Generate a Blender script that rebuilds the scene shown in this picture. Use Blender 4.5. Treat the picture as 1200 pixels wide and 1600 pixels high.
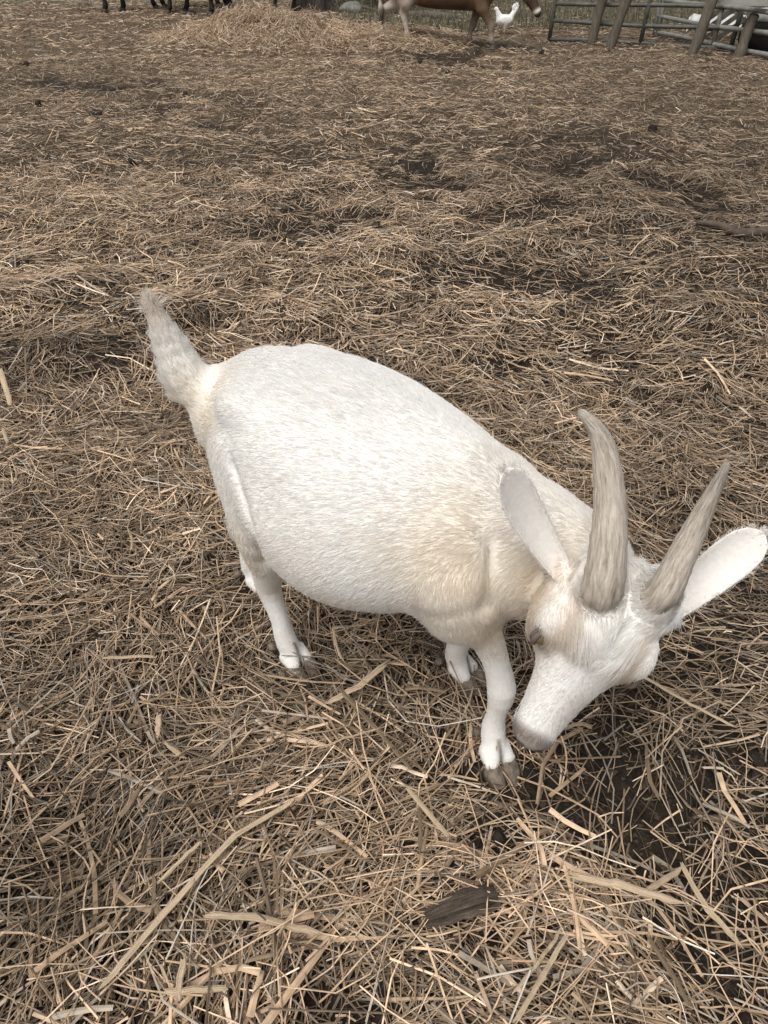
import bpy, math, time
import numpy as np
from mathutils import Matrix, Vector
T0 = time.time()
for o in list(bpy.data.objects): bpy.data.objects.remove(o)
S = bpy.context.scene
COL = S.collection

# ---------------------------------------------------------------- camera, sky, sun, exposure
CAM_H = 1.25
PITCH = math.radians(37.0)
cam_d = bpy.data.cameras.new('camera'); cam = bpy.data.objects.new('camera', cam_d); COL.objects.link(cam)
cam.location = (0, 0, CAM_H)
cam.rotation_euler = (math.pi / 2 - PITCH, 0, 0)
cam_d.sensor_fit = 'VERTICAL'; cam_d.sensor_height = 24.0; cam_d.lens = 24.0 * 1204 / 1600
cam_d.clip_start = 0.02; cam_d.clip_end = 2000
S.camera = cam

SUN_EL, SUN_AZ = math.radians(58), math.radians(-148)      # azimuth measured from +Y towards +X
W = bpy.data.worlds.new('World'); S.world = W; W.use_nodes = True
wn = W.node_tree.nodes; wl = W.node_tree.links
sky = wn.new('ShaderNodeTexSky'); sky.sky_type = 'NISHITA'; sky.sun_disc = False
sky.sun_elevation = SUN_EL; sky.sun_rotation = SUN_AZ; sky.dust_density = 4; sky.air_density = 1.2
hs = wn.new('ShaderNodeHueSaturation'); hs.inputs['Saturation'].default_value = 0.22   # overcast: grey sky
wl.new(sky.outputs[0], hs.inputs['Color']); wl.new(hs.outputs[0], wn['Background'].inputs[0])
wn['Background'].inputs[1].default_value = 0.085
sd = bpy.data.lights.new('sun', 'SUN'); sun = bpy.data.objects.new('sun', sd); COL.objects.link(sun)
sd.energy = 1.5; sd.angle = math.radians(28); sd.color = (1, 0.98, 0.955)
sv = Vector((math.sin(SUN_AZ) * math.cos(SUN_EL), math.cos(SUN_AZ) * math.cos(SUN_EL), math.sin(SUN_EL)))
sun.rotation_euler = sv.to_track_quat('Z', 'Y').to_euler(); sun.location = sv * 30
S.view_settings.view_transform = 'Standard'; S.view_settings.look = 'None'
S.view_settings.exposure = 0.50; S.view_settings.gamma = 1
S.cycles.max_bounces = 10; S.cycles.diffuse_bounces = 6; S.cycles.use_denoising = True

# ---------------------------------------------------------------- helpers
F_PX = 1204.0
def ray(px, py):
    u, v = (px - 600) / F_PX, (py - 800) / F_PX
    c, s = math.cos(PITCH), math.sin(PITCH)
    return np.array([u, c - v * s, -s - v * c])
def at_z(px, py, z=0.0):
    r = ray(px, py); t = (z - CAM_H) / r[2]
    return np.array([0, 0, CAM_H]) + r * t
def V(*a): return np.array(a, float)
def nrm(v): return v / np.maximum(np.linalg.norm(v, axis=-1, keepdims=True), 1e-9)

def hash2(ix, iy, seed):
    h = (ix.astype(np.int64) * 374761393 + iy.astype(np.int64) * 668265263 + seed * 1442695041) & 0xffffffff
    h = ((h ^ (h >> 13)) * 1274126177) & 0xffffffff
    h = h ^ (h >> 16)
    return (h & 0xffff) / 65535.0
def vnoise(x, y, seed=0):
    x = np.asarray(x, float); y = np.asarray(y, float)
    ix, iy = np.floor(x), np.floor(y); fx, fy = x - ix, y - iy
    fx = fx * fx * (3 - 2 * fx); fy = fy * fy * (3 - 2 * fy)
    a = hash2(ix, iy, seed); b = hash2(ix + 1, iy, seed); c = hash2(ix, iy + 1, seed); d = hash2(ix + 1, iy + 1, seed)
    return (a * (1 - fx) + b * fx) * (1 - fy) + (c * (1 - fx) + d * fx) * fy
def sstep(a, b, x):
    t = np.clip((x - a) / (b - a), 0, 1); return t * t * (3 - 2 * t)

def mesh_arrays(name, verts, quads, smooth=True, colors=None, cname='tint'):
    me = bpy.data.meshes.new(name)
    verts = np.ascontiguousarray(verts, np.float32); quads = np.ascontiguousarray(quads, np.int32)
    k = quads.shape[1]
    me.vertices.add(len(verts)); me.vertices.foreach_set('co', verts.ravel())
    me.loops.add(quads.size); me.loops.foreach_set('vertex_index', quads.ravel())
    me.polygons.add(len(quads))
    me.polygons.foreach_set('loop_start', np.arange(0, quads.size, k, dtype=np.int32))
    me.polygons.foreach_set('use_smooth', np.full(len(quads), smooth))
    if colors is not None:
        at = me.attributes.new(cname, 'FLOAT_COLOR', 'POINT')
        c4 = np.ones((len(verts), 4), np.float32); c4[:, :3] = colors
        at.data.foreach_set('color', c4.ravel())
    me.update(calc_edges=True)
    return me
def link(name, data, mat=None, parent=None, **props):
    o = bpy.data.objects.new(name, data); COL.objects.link(o)
    if mat is not None and data is not None: data.materials.append(mat)
    if parent is not None: o.parent = parent
    for k, v in props.items(): o[k] = v
    return o
def empty(name, loc=(0, 0, 0), rotz=0.0, **props):
    o = bpy.data.objects.new(name, None); COL.objects.link(o); o.location = loc; o.rotation_euler = (0, 0, rotz)
    o.empty_display_size = 0.05
    for k, v in props.items(): o[k] = v
    return o

class MB:                                     # simple poly collector (python lists)
    def __init__(s): s.v = []; s.f = []
    def add(s, vs, fs):
        n = len(s.v); s.v += [tuple(map(float, p)) for p in vs]; s.f += [tuple(i + n for i in f) for f in fs]
    def tube(s, pts, radii, sides=10, flat=1.0, rough=0.0, seed=0, cap=True, up=(0, 0, 1)):
        rng = np.random.default_rng(seed)
        pts = np.array(pts, float); n = len(pts)
        radii = np.broadcast_to(np.array(radii, float), (n,))
        vs = []
        for i in range(n):
            t = nrm(pts[min(i + 1, n - 1)] - pts[max(i - 1, 0)])
            u = np.array(up, float); u = u - t * u.dot(t)
            if np.linalg.norm(u) < 1e-3: u = np.array([1., 0, 0]) - t * t[0]
            u = nrm(u); w = np.cross(t, u)
            for k in range(sides):
                a = 2 * math.pi * k / sides
                r = radii[i] * (1 + rough * rng.uniform(-1, 1))
                vs.append(pts[i] + r * (math.cos(a) * w + math.sin(a) * flat * u))
        fs = []
        for i in range(n - 1):
            for k in range(sides):
                k2 = (k + 1) % sides
                fs.append((i * sides + k, i * sides + k2, (i + 1) * sides + k2, (i + 1) * sides + k))
        if cap:
            fs.append(tuple(range(sides))[::-1]); fs.append(tuple((n - 1) * sides + k for k in range(sides)))
        s.add(vs, fs)
    def box(s, c, size, rot=None):
        x, y, z = np.array(size) / 2
        vs = [np.array(p) for p in ((-x, -y, -z), (x, -y, -z), (x, y, -z), (-x, y, -z), (-x, -y, z), (x, -y, z), (x, y, z), (-x, y, z))]
        if rot is not None: vs = [np.array(rot @ Vector(p)) for p in vs]
        vs = [p + np.array(c) for p in vs]
        s.add(vs, [(0, 3, 2, 1), (4, 5, 6, 7), (0, 1, 5, 4), (1, 2, 6, 5), (2, 3, 7, 6), (3, 0, 4, 7)])
    def mesh(s, name, smooth=True):
        me = bpy.data.meshes.new(name); me.from_pydata(s.v, [], s.f)
        me.polygons.foreach_set('use_smooth', [smooth] * len(s.f)); me.update(); return me

# --- materials
def mat_base(name):
    m = bpy.data.materials.new(name); m.use_nodes = True
    return m, m.node_tree.nodes, m.node_tree.links, m.node_tree.nodes['Principled BSDF']
def noise_mat(name, c1, c2, scale=8, rough=0.8, bump=0.3, bscale=None, stretch=(1, 1, 1), detail=8, spec=0.3, c3=None, bdist=0.01):
    m, n, l, b = mat_base(name)
    tc = n.new('ShaderNodeTexCoord'); mp = n.new('ShaderNodeMapping'); mp.inputs['Scale'].default_value = stretch
    l.new(tc.outputs['Object'], mp.inputs[0])
    nz = n.new('ShaderNodeTexNoise'); nz.inputs['Scale'].default_value = scale; nz.inputs['Detail'].default_value = detail
    nz.inputs['Roughness'].default_value = 0.65
    l.new(mp.outputs[0], nz.inputs['Vector'])
    r = n.new('ShaderNodeValToRGB'); r.color_ramp.elements[0].position = 0.3; r.color_ramp.elements[1].position = 0.7
    r.color_ramp.elements[0].color = (*c1, 1); r.color_ramp.elements[1].color = (*c2, 1)
    if c3:
        e = r.color_ramp.elements.new(0.5); e.color = (*c3, 1)
    l.new(nz.outputs[0], r.inputs[0]); l.new(r.outputs[0], b.inputs['Base Color'])
    b.inputs['Roughness'].default_value = rough; b.inputs['Specular IOR Level'].default_value = spec
    if bump:
        n2 = n.new('ShaderNodeTexNoise'); n2.inputs['Scale'].default_value = bscale or scale * 3; n2.inputs['Detail'].default_value = 6
        l.new(mp.outputs[0], n2.inputs['Vector'])
        bp = n.new('ShaderNodeBump'); bp.inputs['Strength'].default_value = bump; bp.inputs['Distance'].default_value = bdist
        l.new(n2.outputs[0], bp.inputs['Height']); l.new(bp.outputs[0], b.inputs['Normal'])
    return m
def attr_mat(name, rough=0.7, spec=0.2, nscale=0, namt=0.3, transl=0.0, stretch=(1, 1, 1)):
    m, n, l, b = mat_base(name)
    a = n.new('ShaderNodeAttribute'); a.attribute_name = 'tint'
    out = a.outputs['Color']
    if nscale:
        tc = n.new('ShaderNodeTexCoord'); mp = n.new('ShaderNodeMapping'); mp.inputs['Scale'].default_value = stretch
        l.new(tc.outputs['Object'], mp.inputs[0])
        nz = n.new('ShaderNodeTexNoise'); nz.inputs['Scale'].default_value = nscale; nz.inputs['Detail'].default_value = 5
        l.new(mp.outputs[0], nz.inputs['Vector'])
        mr = n.new('ShaderNodeMapRange'); mr.inputs['From Min'].default_value = 0.3; mr.inputs['From Max'].default_value = 0.7
        mr.inputs['To Min'].default_value = 1 - namt; mr.inputs['To Max'].default_value = 1 + namt
        l.new(nz.outputs[0], mr.inputs[0])
        mx = n.new('ShaderNodeVectorMath'); mx.operation = 'SCALE'
        l.new(a.outputs['Color'], mx.inputs[0]); l.new(mr.outputs[0], mx.inputs['Scale']); out = mx.outputs[0]
    l.new(out, b.inputs['Base Color'])
    b.inputs['Roughness'].default_value = rough; b.inputs['Specular IOR Level'].default_value = spec
    if transl:
        tr = n.new('ShaderNodeBsdfTranslucent'); l.new(out, tr.inputs[0])
        ms = n.new('ShaderNodeMixShader'); ms.inputs[0].default_value = transl
        l.new(b.outputs[0], ms.inputs[1]); l.new(tr.outputs[0], ms.inputs[2])
        l.new(ms.outputs[0], n['Material Output'].inputs['Surface'])
    return m

# --- implicit surfaces: smooth unions polygonised by surface nets
def smin(a, b, k):
    h = np.clip(0.5 + 0.5 * (b - a) / k, 0, 1)
    return b * (1 - h) + a * h - k * h * (1 - h)
def rcone(P, a, b, ra, rb):
    a = np.asarray(a, float); b = np.asarray(b, float); ba = b - a
    t = np.clip(((P - a) @ ba) / ba.dot(ba), 0, 1)
    return np.linalg.norm(P - a - t[:, None] * ba, axis=1) - (ra + (rb - ra) * t)
def ellip(P, c, r, M=None):
    q = P - np.asarray(c, float)
    if M is not None: q = q @ np.asarray(M).T            # rows of M: local axes
    r = np.asarray(r, float)
    k0 = np.linalg.norm(q / r, axis=1); k1 = np.linalg.norm(q / (r * r), axis=1)
    return k0 * (k0 - 1) / np.maximum(k1, 1e-9)
def loft(L, xs, w, up, dn, cy=None):
    """L: local coords (along, side, up). half width w, extents up/dn about 0 (+cy offset of centre)."""
    x = L[:, 0]
    W_ = np.interp(x, xs, w); U = np.interp(x, xs, up); D = np.interp(x, xs, dn)
    z = L[:, 2]
    if cy is not None: z = z - np.interp(x, xs, cy)
    H = np.where(z > 0, U, D)
    k = np.sqrt((L[:, 1] / np.maximum(W_, 1e-4)) ** 2 + (z / np.maximum(H, 1e-4)) ** 2)
    d = (k - 1) * np.minimum(W_, H)
    ex = np.maximum(xs[0] - x, x - xs[-1])
    return np.where(ex > 0, np.sqrt(np.maximum(d, 0) ** 2 + ex ** 2), d)
def cubic(xs, ys, n=60):
    """resample a polyline smoothly (Catmull-Rom)."""
    xs = np.array(xs, float); ys = np.array(ys, float)
    m = np.gradient(ys, xs); X = np.linspace(xs[0], xs[-1], n)
    i = np.clip(np.searchsorted(xs, X) - 1, 0, len(xs) - 2)
    h = xs[i + 1] - xs[i]; t = (X - xs[i]) / h
    Y = (2*t**3-3*t**2+1)*ys[i] + (t**3-2*t**2+t)*h*m[i] + (-2*t**3+3*t**2)*ys[i+1] + (t**3-t**2)*h*m[i+1]
    return X, Y
def surface_nets(fn, lo, hi, h, ratio=4):
    lo = np.asarray(lo, float); hi = np.asarray(hi, float)
    H = h * ratio
    nc = np.ceil((hi - lo) / H).astype(int) + 1
    gx, gy, gz = np.meshgrid(*[np.arange(k) for k in nc], indexing='ij')
    C = np.stack([gx, gy, gz], -1).reshape(-1, 3)
    fc = fn(lo + C * H).reshape(nc)
    nf = nc * ratio
    full = np.repeat(np.repeat(np.repeat(np.where(fc < 0, -1.0, 1.0).astype(np.float32), ratio, 0), ratio, 1), ratio, 2)
    act = np.argwhere(np.abs(fc) < H * 1.9)
    off = np.stack(np.meshgrid(*[np.arange(ratio)] * 3, indexing='ij'), -1).reshape(-1, 3)
    idx = (act[:, None, :] * ratio + off[None] ).reshape(-1, 3) - ratio // 2
    idx = idx[np.all((idx >= 0) & (idx < nf), 1)]
    vals = np.empty(len(idx), np.float32)
    for s in range(0, len(idx), 400000):
        vals[s:s + 400000] = fn(lo + idx[s:s + 400000] * h)
    sh = ratio // 2
    full = np.roll(full, (-sh, -sh, -sh), (0, 1, 2))
    full[idx[:, 0], idx[:, 1], idx[:, 2]] = vals
    f = full; s = f < 0
    cs = np.zeros(np.array(f.shape) - 1, np.int8)
    for dx in (0, 1):
        for dy in (0, 1):
            for dz in (0, 1):
                cs += s[dx:f.shape[0]-1+dx, dy:f.shape[1]-1+dy, dz:f.shape[2]-1+dz]
    cells = np.argwhere((cs > 0) & (cs < 8))
    idm = np.full(cs.shape, -1, np.int32); idm[tuple(cells.T)] = np.arange(len(cells))
    acc = np.zeros((len(cells), 3)); cnt = np.zeros(len(cells))
    corners = [(0,0,0),(1,0,0),(0,1,0),(1,1,0),(0,0,1),(1,0,1),(0,1,1),(1,1,1)]
    cv = [f[cells[:,0]+a, cells[:,1]+b, cells[:,2]+c] for a, b, c in corners]
    for i, j in ((0,1),(2,3),(4,5),(6,7),(0,2),(1,3),(4,6),(5,7),(0,4),(1,5),(2,6),(3,7)):
        m = (cv[i] < 0) != (cv[j] < 0)
        t = np.where(m, cv[i] / np.where(m, cv[i] - cv[j], 1), 0)
        p = np.array(corners[i]) + t[:, None] * (np.array(corners[j]) - np.array(corners[i]))
        acc += np.where(m[:, None], p, 0); cnt += m
    verts = lo + (cells + acc / cnt[:, None]) * h
    quads = []
    for ax in range(3):
        o1, o2 = [(1, 2), (2, 0), (0, 1)][ax]
        sl0 = [slice(None)] * 3; sl1 = [slice(None)] * 3
        sl0[ax] = slice(0, -1); sl1[ax] = slice(1, None)
        a, b = s[tuple(sl0)], s[tuple(sl1)]
        e = np.argwhere(a != b)
        lim = np.array(idm.shape)
        ok = (e[:, o1] > 0) & (e[:, o2] > 0) & (e[:, o1] < lim[o1]) & (e[:, o2] < lim[o2])
        e = e[ok]; inside = a[tuple(e.T)]
        def g(d1, d2):
            q = e.copy(); q[:, o1] += d1; q[:, o2] += d2
            return idm[q[:, 0], q[:, 1], q[:, 2]]
        Q = np.stack([g(-1, -1), g(0, -1), g(0, 0), g(-1, 0)], 1)
        Q[~inside] = Q[~inside][:, ::-1]
        quads.append(Q)
    Q = np.concatenate(quads); Q = Q[np.all(Q >= 0, 1)]
    return verts, Q
def relax(v, q, it=2, lam=0.5):
    e = np.concatenate([q[:, [0, 1]], q[:, [1, 2]], q[:, [2, 3]], q[:, [3, 0]]])
    e = np.concatenate([e, e[:, ::-1]])
    cnt = np.bincount(e[:, 0], minlength=len(v))[:, None]
    for _ in range(it):
        acc = np.stack([np.bincount(e[:, 0], v[e[:, 1], k], len(v)) for k in range(3)], 1)
        v = v + lam * (acc / np.maximum(cnt, 1) - v)
    return v
def grad(fn, P, e=0.003):
    g = np.stack([fn(P + d) - fn(P - d) for d in np.eye(3) * e], 1)
    return nrm(g)

# ---------------------------------------------------------------- the yard: ground height, bare patches
BARE = [  # ground x, y, rx, ry, strength : places where the mud shows through the straw
    (*at_z(985, 1270)[:2], .15, .10, 1.0), (*at_z(940, 1140)[:2], .13, .13, .85), (*at_z(1165, 1500)[:2], .10, .12, .9),
    (*at_z(1190, 1190)[:2], .10, .12, .55), (*at_z(530, 1570)[:2], .06, .05, .9), (*at_z(1080, 1020)[:2], .16, .14, .6),
    (*at_z(790, 1320)[:2], .05, .04, .8), (*at_z(700, 1225)[:2], .06, .04, .7), (*at_z(1060, 1280)[:2], .12, .12, .6),
    
    (*at_z(120, 130)[:2], .5, .4, .8), (*at_z(820, 430)[:2], .25, .15, .7), (*at_z(690, 88)[:2], .45, .5, .85),
    (*at_z(1150, 440)[:2], .4, .14, .6), (*at_z(900, 215)[:2], .35, .3, .6),
    (*at_z(330, 290)[:2], .18, .12, .6), (*at_z(1130, 640)[:2], .22, .12, .5), (*at_z(1170, 800)[:2], .25, .2, .45),
    (*at_z(880, 330)[:2], .4, .12, .6), (*at_z(480, 235)[:2], .4, .2, .5), (*at_z(300, 520)[:2], .12, .1, .5),
    (*at_z(770, 70)[:2], .4, .5, .5), (*at_z(560, 300)[:2], .3, .12, .6), (*at_z(1120, 195)[:2], .25, .2, .5)]
ZONES = [(*at_z(720, 270)[:2], 1.3, 1.0, 1.0), (*at_z(560, 330)[:2], 1.2, .7, .8), (*at_z(950, 300)[:2], 1.5, .9, .9), (*at_z(820, 440)[:2], .9, .5, .7), (*at_z(1100, 560)[:2], .6, .5, .75),
         (*at_z(120, 135)[:2], 1.5, 1.2, .9), (*at_z(690, 90)[:2], 1.6, 1.6, .8), (*at_z(450, 180)[:2], 2.5, 1.5, .6), (*at_z(1050, 1180)[:2], .3, .35, .85), (*at_z(1000, 1480)[:2], .35, .2, .6), (*at_z(250, 600)[:2], .5, .3, .5)]
MOUND = [(-1.8, 12.9, 0.72, 0.75, 0.50), (-1.45, 12.7, 0.9, 0.8, 0.34), (-0.75, 12.6, 1.1, 0.9, 0.18), (0.15, 12.6, 0.85, 0.8, 0.13), (-2.6, 12.8, .7, .7, .12)]
HUMPS = [(*at_z(130, 560)[:2], .32, .2, .05), (*at_z(60, 470)[:2], .4, .25, .05), (*at_z(190, 1290)[:2], .16, .12, -.03),
         (*at_z(330, 500)[:2], .16, .1, -.045), (*at_z(110, 1330)[:2], .12, .1, -.02), (*at_z(250, 660)[:2], .14, .1, -.03)]
def bare(x, y):
    b = np.zeros(np.shape(x))
    wob = 0.55 * (vnoise(x * 7, y * 7, 5) - .5) + 0.5 * (vnoise(x * 18, y * 18, 6) - .5)
    wob_far = 0.9 * (vnoise(x * 3, y * 3, 9) - .5)
    for cx, cy, rx, ry, s in BARE:
        rx, ry = rx * 1.25, ry * 1.25
        d = np.sqrt(((x - cx) / rx) ** 2 + ((y - cy) / ry) ** 2) + wob + (wob_far if cy > 2.5 else 0)
        b = np.maximum(b, s * (1 - sstep(.65, 1.15, d)))
    zone = np.zeros(np.shape(x))
    for cx, cy, rx, ry, k in ZONES: zone = np.maximum(zone, k * np.exp(-((x - cx) / rx) ** 2 - ((y - cy) / ry) ** 2))
    sp = vnoise(x * 4.2 + 9, y * 3.2, 14) * .55 + vnoise(x * 9, y * 7, 15) * .3 + vnoise(x * 22, y * 18, 16) * .15
    b = np.maximum(b, .95 * sstep(.60, .69, sp + .22 * zone - .07) * np.clip(zone * 1.6, 0, 1))
    n = vnoise(x * 1.7 + 4, y * 1.7, 11) * .6 + vnoise(x * 5, y * 5, 12) * .4
    b = np.maximum(b, 0.5 * sstep(.62, .8, n))
    return b
def gz(x, y):
    x = np.asarray(x, float); y = np.asarray(y, float)
    near = np.exp(-((x - .02) ** 2 + (y - 1.06) ** 2) / .35 ** 2)
    z = (0.05 * (vnoise(x * 1.1, y * 1.1, 1) - .5) + 0.042 * (vnoise(x * 3, y * 3, 2) - .5) * (.6 + .4 * sstep(2, 3, y))) * (1 - near)
    z = z + 0.022 * (vnoise(x * 8, y * 8, 3) - .5) * (1 - .7 * near) + 0.008 * (vnoise(x * 25, y * 25, 4) - .5)
    for cx, cy, rx, ry, h in HUMPS:
        z = z + h * np.exp(-((x - cx) / rx) ** 2 - ((y - cy) / ry) ** 2)
    z = z - 0.02 * bare(x, y)
    return z * (1 - .6 * sstep(14, 40, y))
def mound_z(x, y):
    m = np.zeros(np.shape(x))
    for cx, cy, rx, ry, h in MOUND:
        m = np.maximum(m, h * np.exp(-1.1 * (((x - cx) / rx) ** 2 + ((y - cy) / ry) ** 2)))
    m = m * (0.8 + .4 * vnoise(x * 3, y * 3, 31)) + .03 * (vnoise(x * 9, y * 9, 32) - .5) * (m > .02)
    return m
def straw_z(x, y): return gz(x, y) + np.maximum(mound_z(x, y) - .015, 0)

def axis(lo, hi, c, s0, g):
    a = [0.0]; s = s0
    while c + a[-1] < hi: a.append(a[-1] + s); s = s0 if a[-1] < 1.3 else s * g
    b = [0.0]; s = s0
    while c - b[-1] > lo: b.append(b[-1] + s); s = s0 if b[-1] < 1.3 else s * g
    return np.array([c - q for q in b[::-1]] + [c + q for q in a[1:]])
ax_, ay_ = axis(-300, 300, 0, .014, 1.045), axis(-60, 600, 1.4, .014, 1.04)
GX, GY = np.meshgrid(ax_, ay_, indexing='ij')
GZ = gz(GX, GY)
nx, ny = GX.shape
i = np.arange(nx * ny).reshape(nx, ny)
quads = np.stack([i[:-1, :-1], i[1:, :-1], i[1:, 1:], i[:-1, 1:]], -1).reshape(-1, 4)
# soil / chaff / pasture colours are real differences of what lies on the ground
gb = bare(GX, GY).ravel()
soil = np.array([.026, .019, .014]); chaff = np.array([.17, .125, .082]); grass = np.array([.115, .108, .072])
far = sstep(3.0, 9.0, GY.ravel())[:, None]
gc = soil * (1 - far * .75) + chaff * far * .75
gc = gc * (1 - gb[:, None]) + soil * gb[:, None]
edge = 14.6 + 1.2 * (vnoise(GX * .8, GY * .8, 40) - .5) + 5.5 * sstep(.5, -3, GX) 
gm = sstep(-.6, .6, GY - edge).ravel()[:, None]
gc = gc * (1 - gm) + grass * gm
gmat = attr_mat('soil_and_chaff', rough=.95, spec=.15, nscale=60, namt=.45)
n, l = gmat.node_tree.nodes, gmat.node_tree.links
tn = n.new('ShaderNodeTexNoise'); tn.inputs['Scale'].default_value = 90; tn.inputs['Detail'].default_value = 8
tb = n.new('ShaderNodeBump'); tb.inputs['Strength'].default_value = .9; tb.inputs['Distance'].default_value = .012
tc = n.new('ShaderNodeTexCoord'); l.new(tc.outputs['Object'], tn.inputs['Vector'])
l.new(tn.outputs[0], tb.inputs['Height']); l.new(tb.outputs[0], n['Principled BSDF'].inputs['Normal'])
link('ground', mesh_arrays('ground', np.stack([GX, GY, GZ], -1).reshape(-1, 3), quads, True, gc), gmat, kind='structure')

# ---------------------------------------------------------------- straw litter
rng = np.random.default_rng(7)
PAL = np.array([(.575, .422, .285), (.46, .332, .218), (.335, .236, .152), (.22, .153, .099), (.36, .30, .235), (.72, .58, .435), (.105, .076, .053), (.54, .48, .405)])
def straw_arrays(xy, L, wd, z0, pitch, zfun, nseg=2, prism=True, curve=.25, kink=.2, probs=None, yaw=None, dark=None, lift_tilt=0):
    n = len(xy)
    yaw = (7 * vnoise(xy[:, 0] * 1.3 + 7, xy[:, 1] * 1.3, 33) + 5 * vnoise(xy[:, 0] * 4, xy[:, 1] * 4, 34) + rng.normal(0, .75, n)) if yaw is None else yaw
    d = np.stack([np.cos(yaw), np.sin(yaw)], 1); p = np.stack([-d[:, 1], d[:, 0]], 1)
    t = np.linspace(-.5, .5, nseg + 1)
    cu = rng.normal(0, curve, n)
    kk = np.where(rng.random(n) < kink, rng.normal(0, .7, n), 0)
    bend = rng.normal(0, .18, n)
    cen = np.zeros((n, nseg + 1, 3))
    for k, tt in enumerate(t):
        off = cu * (tt * tt - .1) + kk * max(tt, 0)
        q = xy + d * (L * tt)[:, None] + p * (L * off)[:, None]
        cen[:, k, :2] = q
        cen[:, k, 2] = zfun(q[:, 0], q[:, 1]) + z0 + np.sin(pitch) * tt * L + bend * L * (.12 - tt * tt) * .5
    tan = nrm(np.gradient(cen, axis=1))
    side = np.zeros_like(tan); side[..., 0] = -tan[..., 1]; side[..., 1] = tan[..., 0]; side = nrm(side)
    upv = np.cross(tan, side)
    roll = rng.normal(0, .6, n)[:, None, None]
    s2 = side * np.cos(roll) + upv * np.sin(roll); u2 = -side * np.sin(roll) + upv * np.cos(roll)
    tap = np.linspace(1.0, .75, nseg + 1)[None, :, None]
    hw = (wd / 2)[:, None, None] * tap
    if prism: ring = [cen - s2 * hw, cen + s2 * hw, cen + u2 * hw * rng.uniform(.35, 1.0, n)[:, None, None]]
    else: ring = [cen - s2 * hw, cen + s2 * hw]
    m = len(ring)
    verts = np.stack(ring, 2).reshape(-1, 3)
    base = (np.arange(n) * (nseg + 1) * m)[:, None, None]
    kq = (np.arange(nseg) * m)[None, :, None]
    fl = []
    pairs = [(0, 1), (1, 2), (2, 0)] if prism else [(0, 1)]
    for a, b in pairs:
        fl.append(np.concatenate([base + kq + a, base + kq + b, base + kq + m + b, base + kq + m + a], 2).reshape(-1, 4))
    q = np.concatenate(fl)
    ci = rng.choice(len(PAL), n, p=probs if probs is not None else [.2, .24, .2, .12, .12, .05, .05, .02])
    c = PAL[ci] * rng.uniform(.75, 1.2, n)[:, None]
    if dark is not None: c = c * dark[:, None]
    c = np.repeat(c, (nseg + 1) * m, 0)
    return verts, q, c
def cat(parts):
    vs, qs, cs = [], [], []; n = 0
    for v, q, c in parts:
        vs.append(v); qs.append(q + n); cs.append(c); n += len(v)
    return np.concatenate(vs), np.concatenate(qs), np.concatenate(cs)
def region(n, y0, y1, margin=None, bias=1.0):
    margin = margin or (1.3 if y1 < 2.5 else 1.6)
    u = rng.random(n); hw0 = .62 * (y0 * .8 + .75) * margin; hw1 = .55 * (y1 * .8 + .75) * margin
    # area-uniform in the trapezoid
    a = (hw1 - hw0) / (y1 - y0)
    if abs(a) < 1e-6: y = y0 + u * (y1 - y0)
    else:
        A = hw0 * (y1 - y0) + a * (y1 - y0) ** 2 / 2; Au = u * A
        y = y0 + (-hw0 + np.sqrt(hw0 ** 2 + 2 * a * Au)) / a
    hw = hw0 + a * (y - y0)
    x = rng.uniform(-1, 1, n) * hw
    return np.stack([x, y], 1)
FEET = [at_z(478, 1050)[:2], at_z(395, 915)[:2], at_z(735, 1080)[:2], at_z(785, 1215)[:2], at_z(792, 1235)[:2]]
def thin(xy, keep_in_bare=.12):
    b = bare(xy[:, 0], xy[:, 1])
    xy = xy[rng.random(len(xy)) > b * (1 - keep_in_bare)]
    for fx_, fy_ in FEET:                                   # trodden down around the goat's feet
        xy = xy[(np.hypot(xy[:, 0] - fx_, xy[:, 1] - fy_) > .055) | (rng.random(len(xy)) < .45)]
    return xy
DARK_LITTER = [(*at_z(200, 1270)[:2], .24, .10, .55), (*at_z(130, 560)[:2], .35, .10, .5), (*at_z(320, 490)[:2], .18, .12, .5), (*at_z(1050, 1150)[:2], .25, .22, .35), (*at_z(60, 1400)[:2], .14, .09, .4),
               (*at_z(250, 660)[:2], .16, .08, .5), (*at_z(600, 1060)[:2], .30, .10, .35), (*at_z(1120, 900)[:2], .3, .25, .3), (*at_z(800, 270)[:2], 1.6, .8, .3), (*at_z(110, 130)[:2], 1.4, 1.0, .4)]
def age(xy):       # patches of older, weathered litter, and a darker one under the goat
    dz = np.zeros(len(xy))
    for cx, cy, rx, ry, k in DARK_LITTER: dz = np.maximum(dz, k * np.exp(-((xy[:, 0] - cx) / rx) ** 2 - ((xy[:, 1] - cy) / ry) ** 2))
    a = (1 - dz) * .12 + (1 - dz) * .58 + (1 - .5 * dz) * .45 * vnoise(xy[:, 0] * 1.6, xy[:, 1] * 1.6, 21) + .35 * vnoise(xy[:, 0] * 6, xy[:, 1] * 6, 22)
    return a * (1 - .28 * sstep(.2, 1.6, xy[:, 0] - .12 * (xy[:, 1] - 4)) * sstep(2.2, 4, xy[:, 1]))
straw_m = attr_mat('straw', rough=.62, spec=.3, nscale=45, namt=.22, transl=.12)
parts = []
def layer(n, y0, y1, Lm, Ls, w0, w1, zmax, pit, **kw):
    xy = thin(region(n, y0, y1), kw.pop('kb', .12)); m = len(xy)
    L = np.clip(rng.lognormal(math.log(Lm), Ls, m), .015, .34); wd = rng.uniform(w0, w1, m) ** 1.0
    z0 = rng.random(m) ** 1.3 * zmax
    dk = age(xy) * (.26 + 1.08 * z0 / zmax) if kw.pop('depth_shade', True) else age(xy)  # low-lying straws coloured darker: shade of the gaps painted into the tint
    return straw_arrays(xy, L, wd, z0, rng.normal(0, pit, m), straw_z, dark=dk, **kw)
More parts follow.
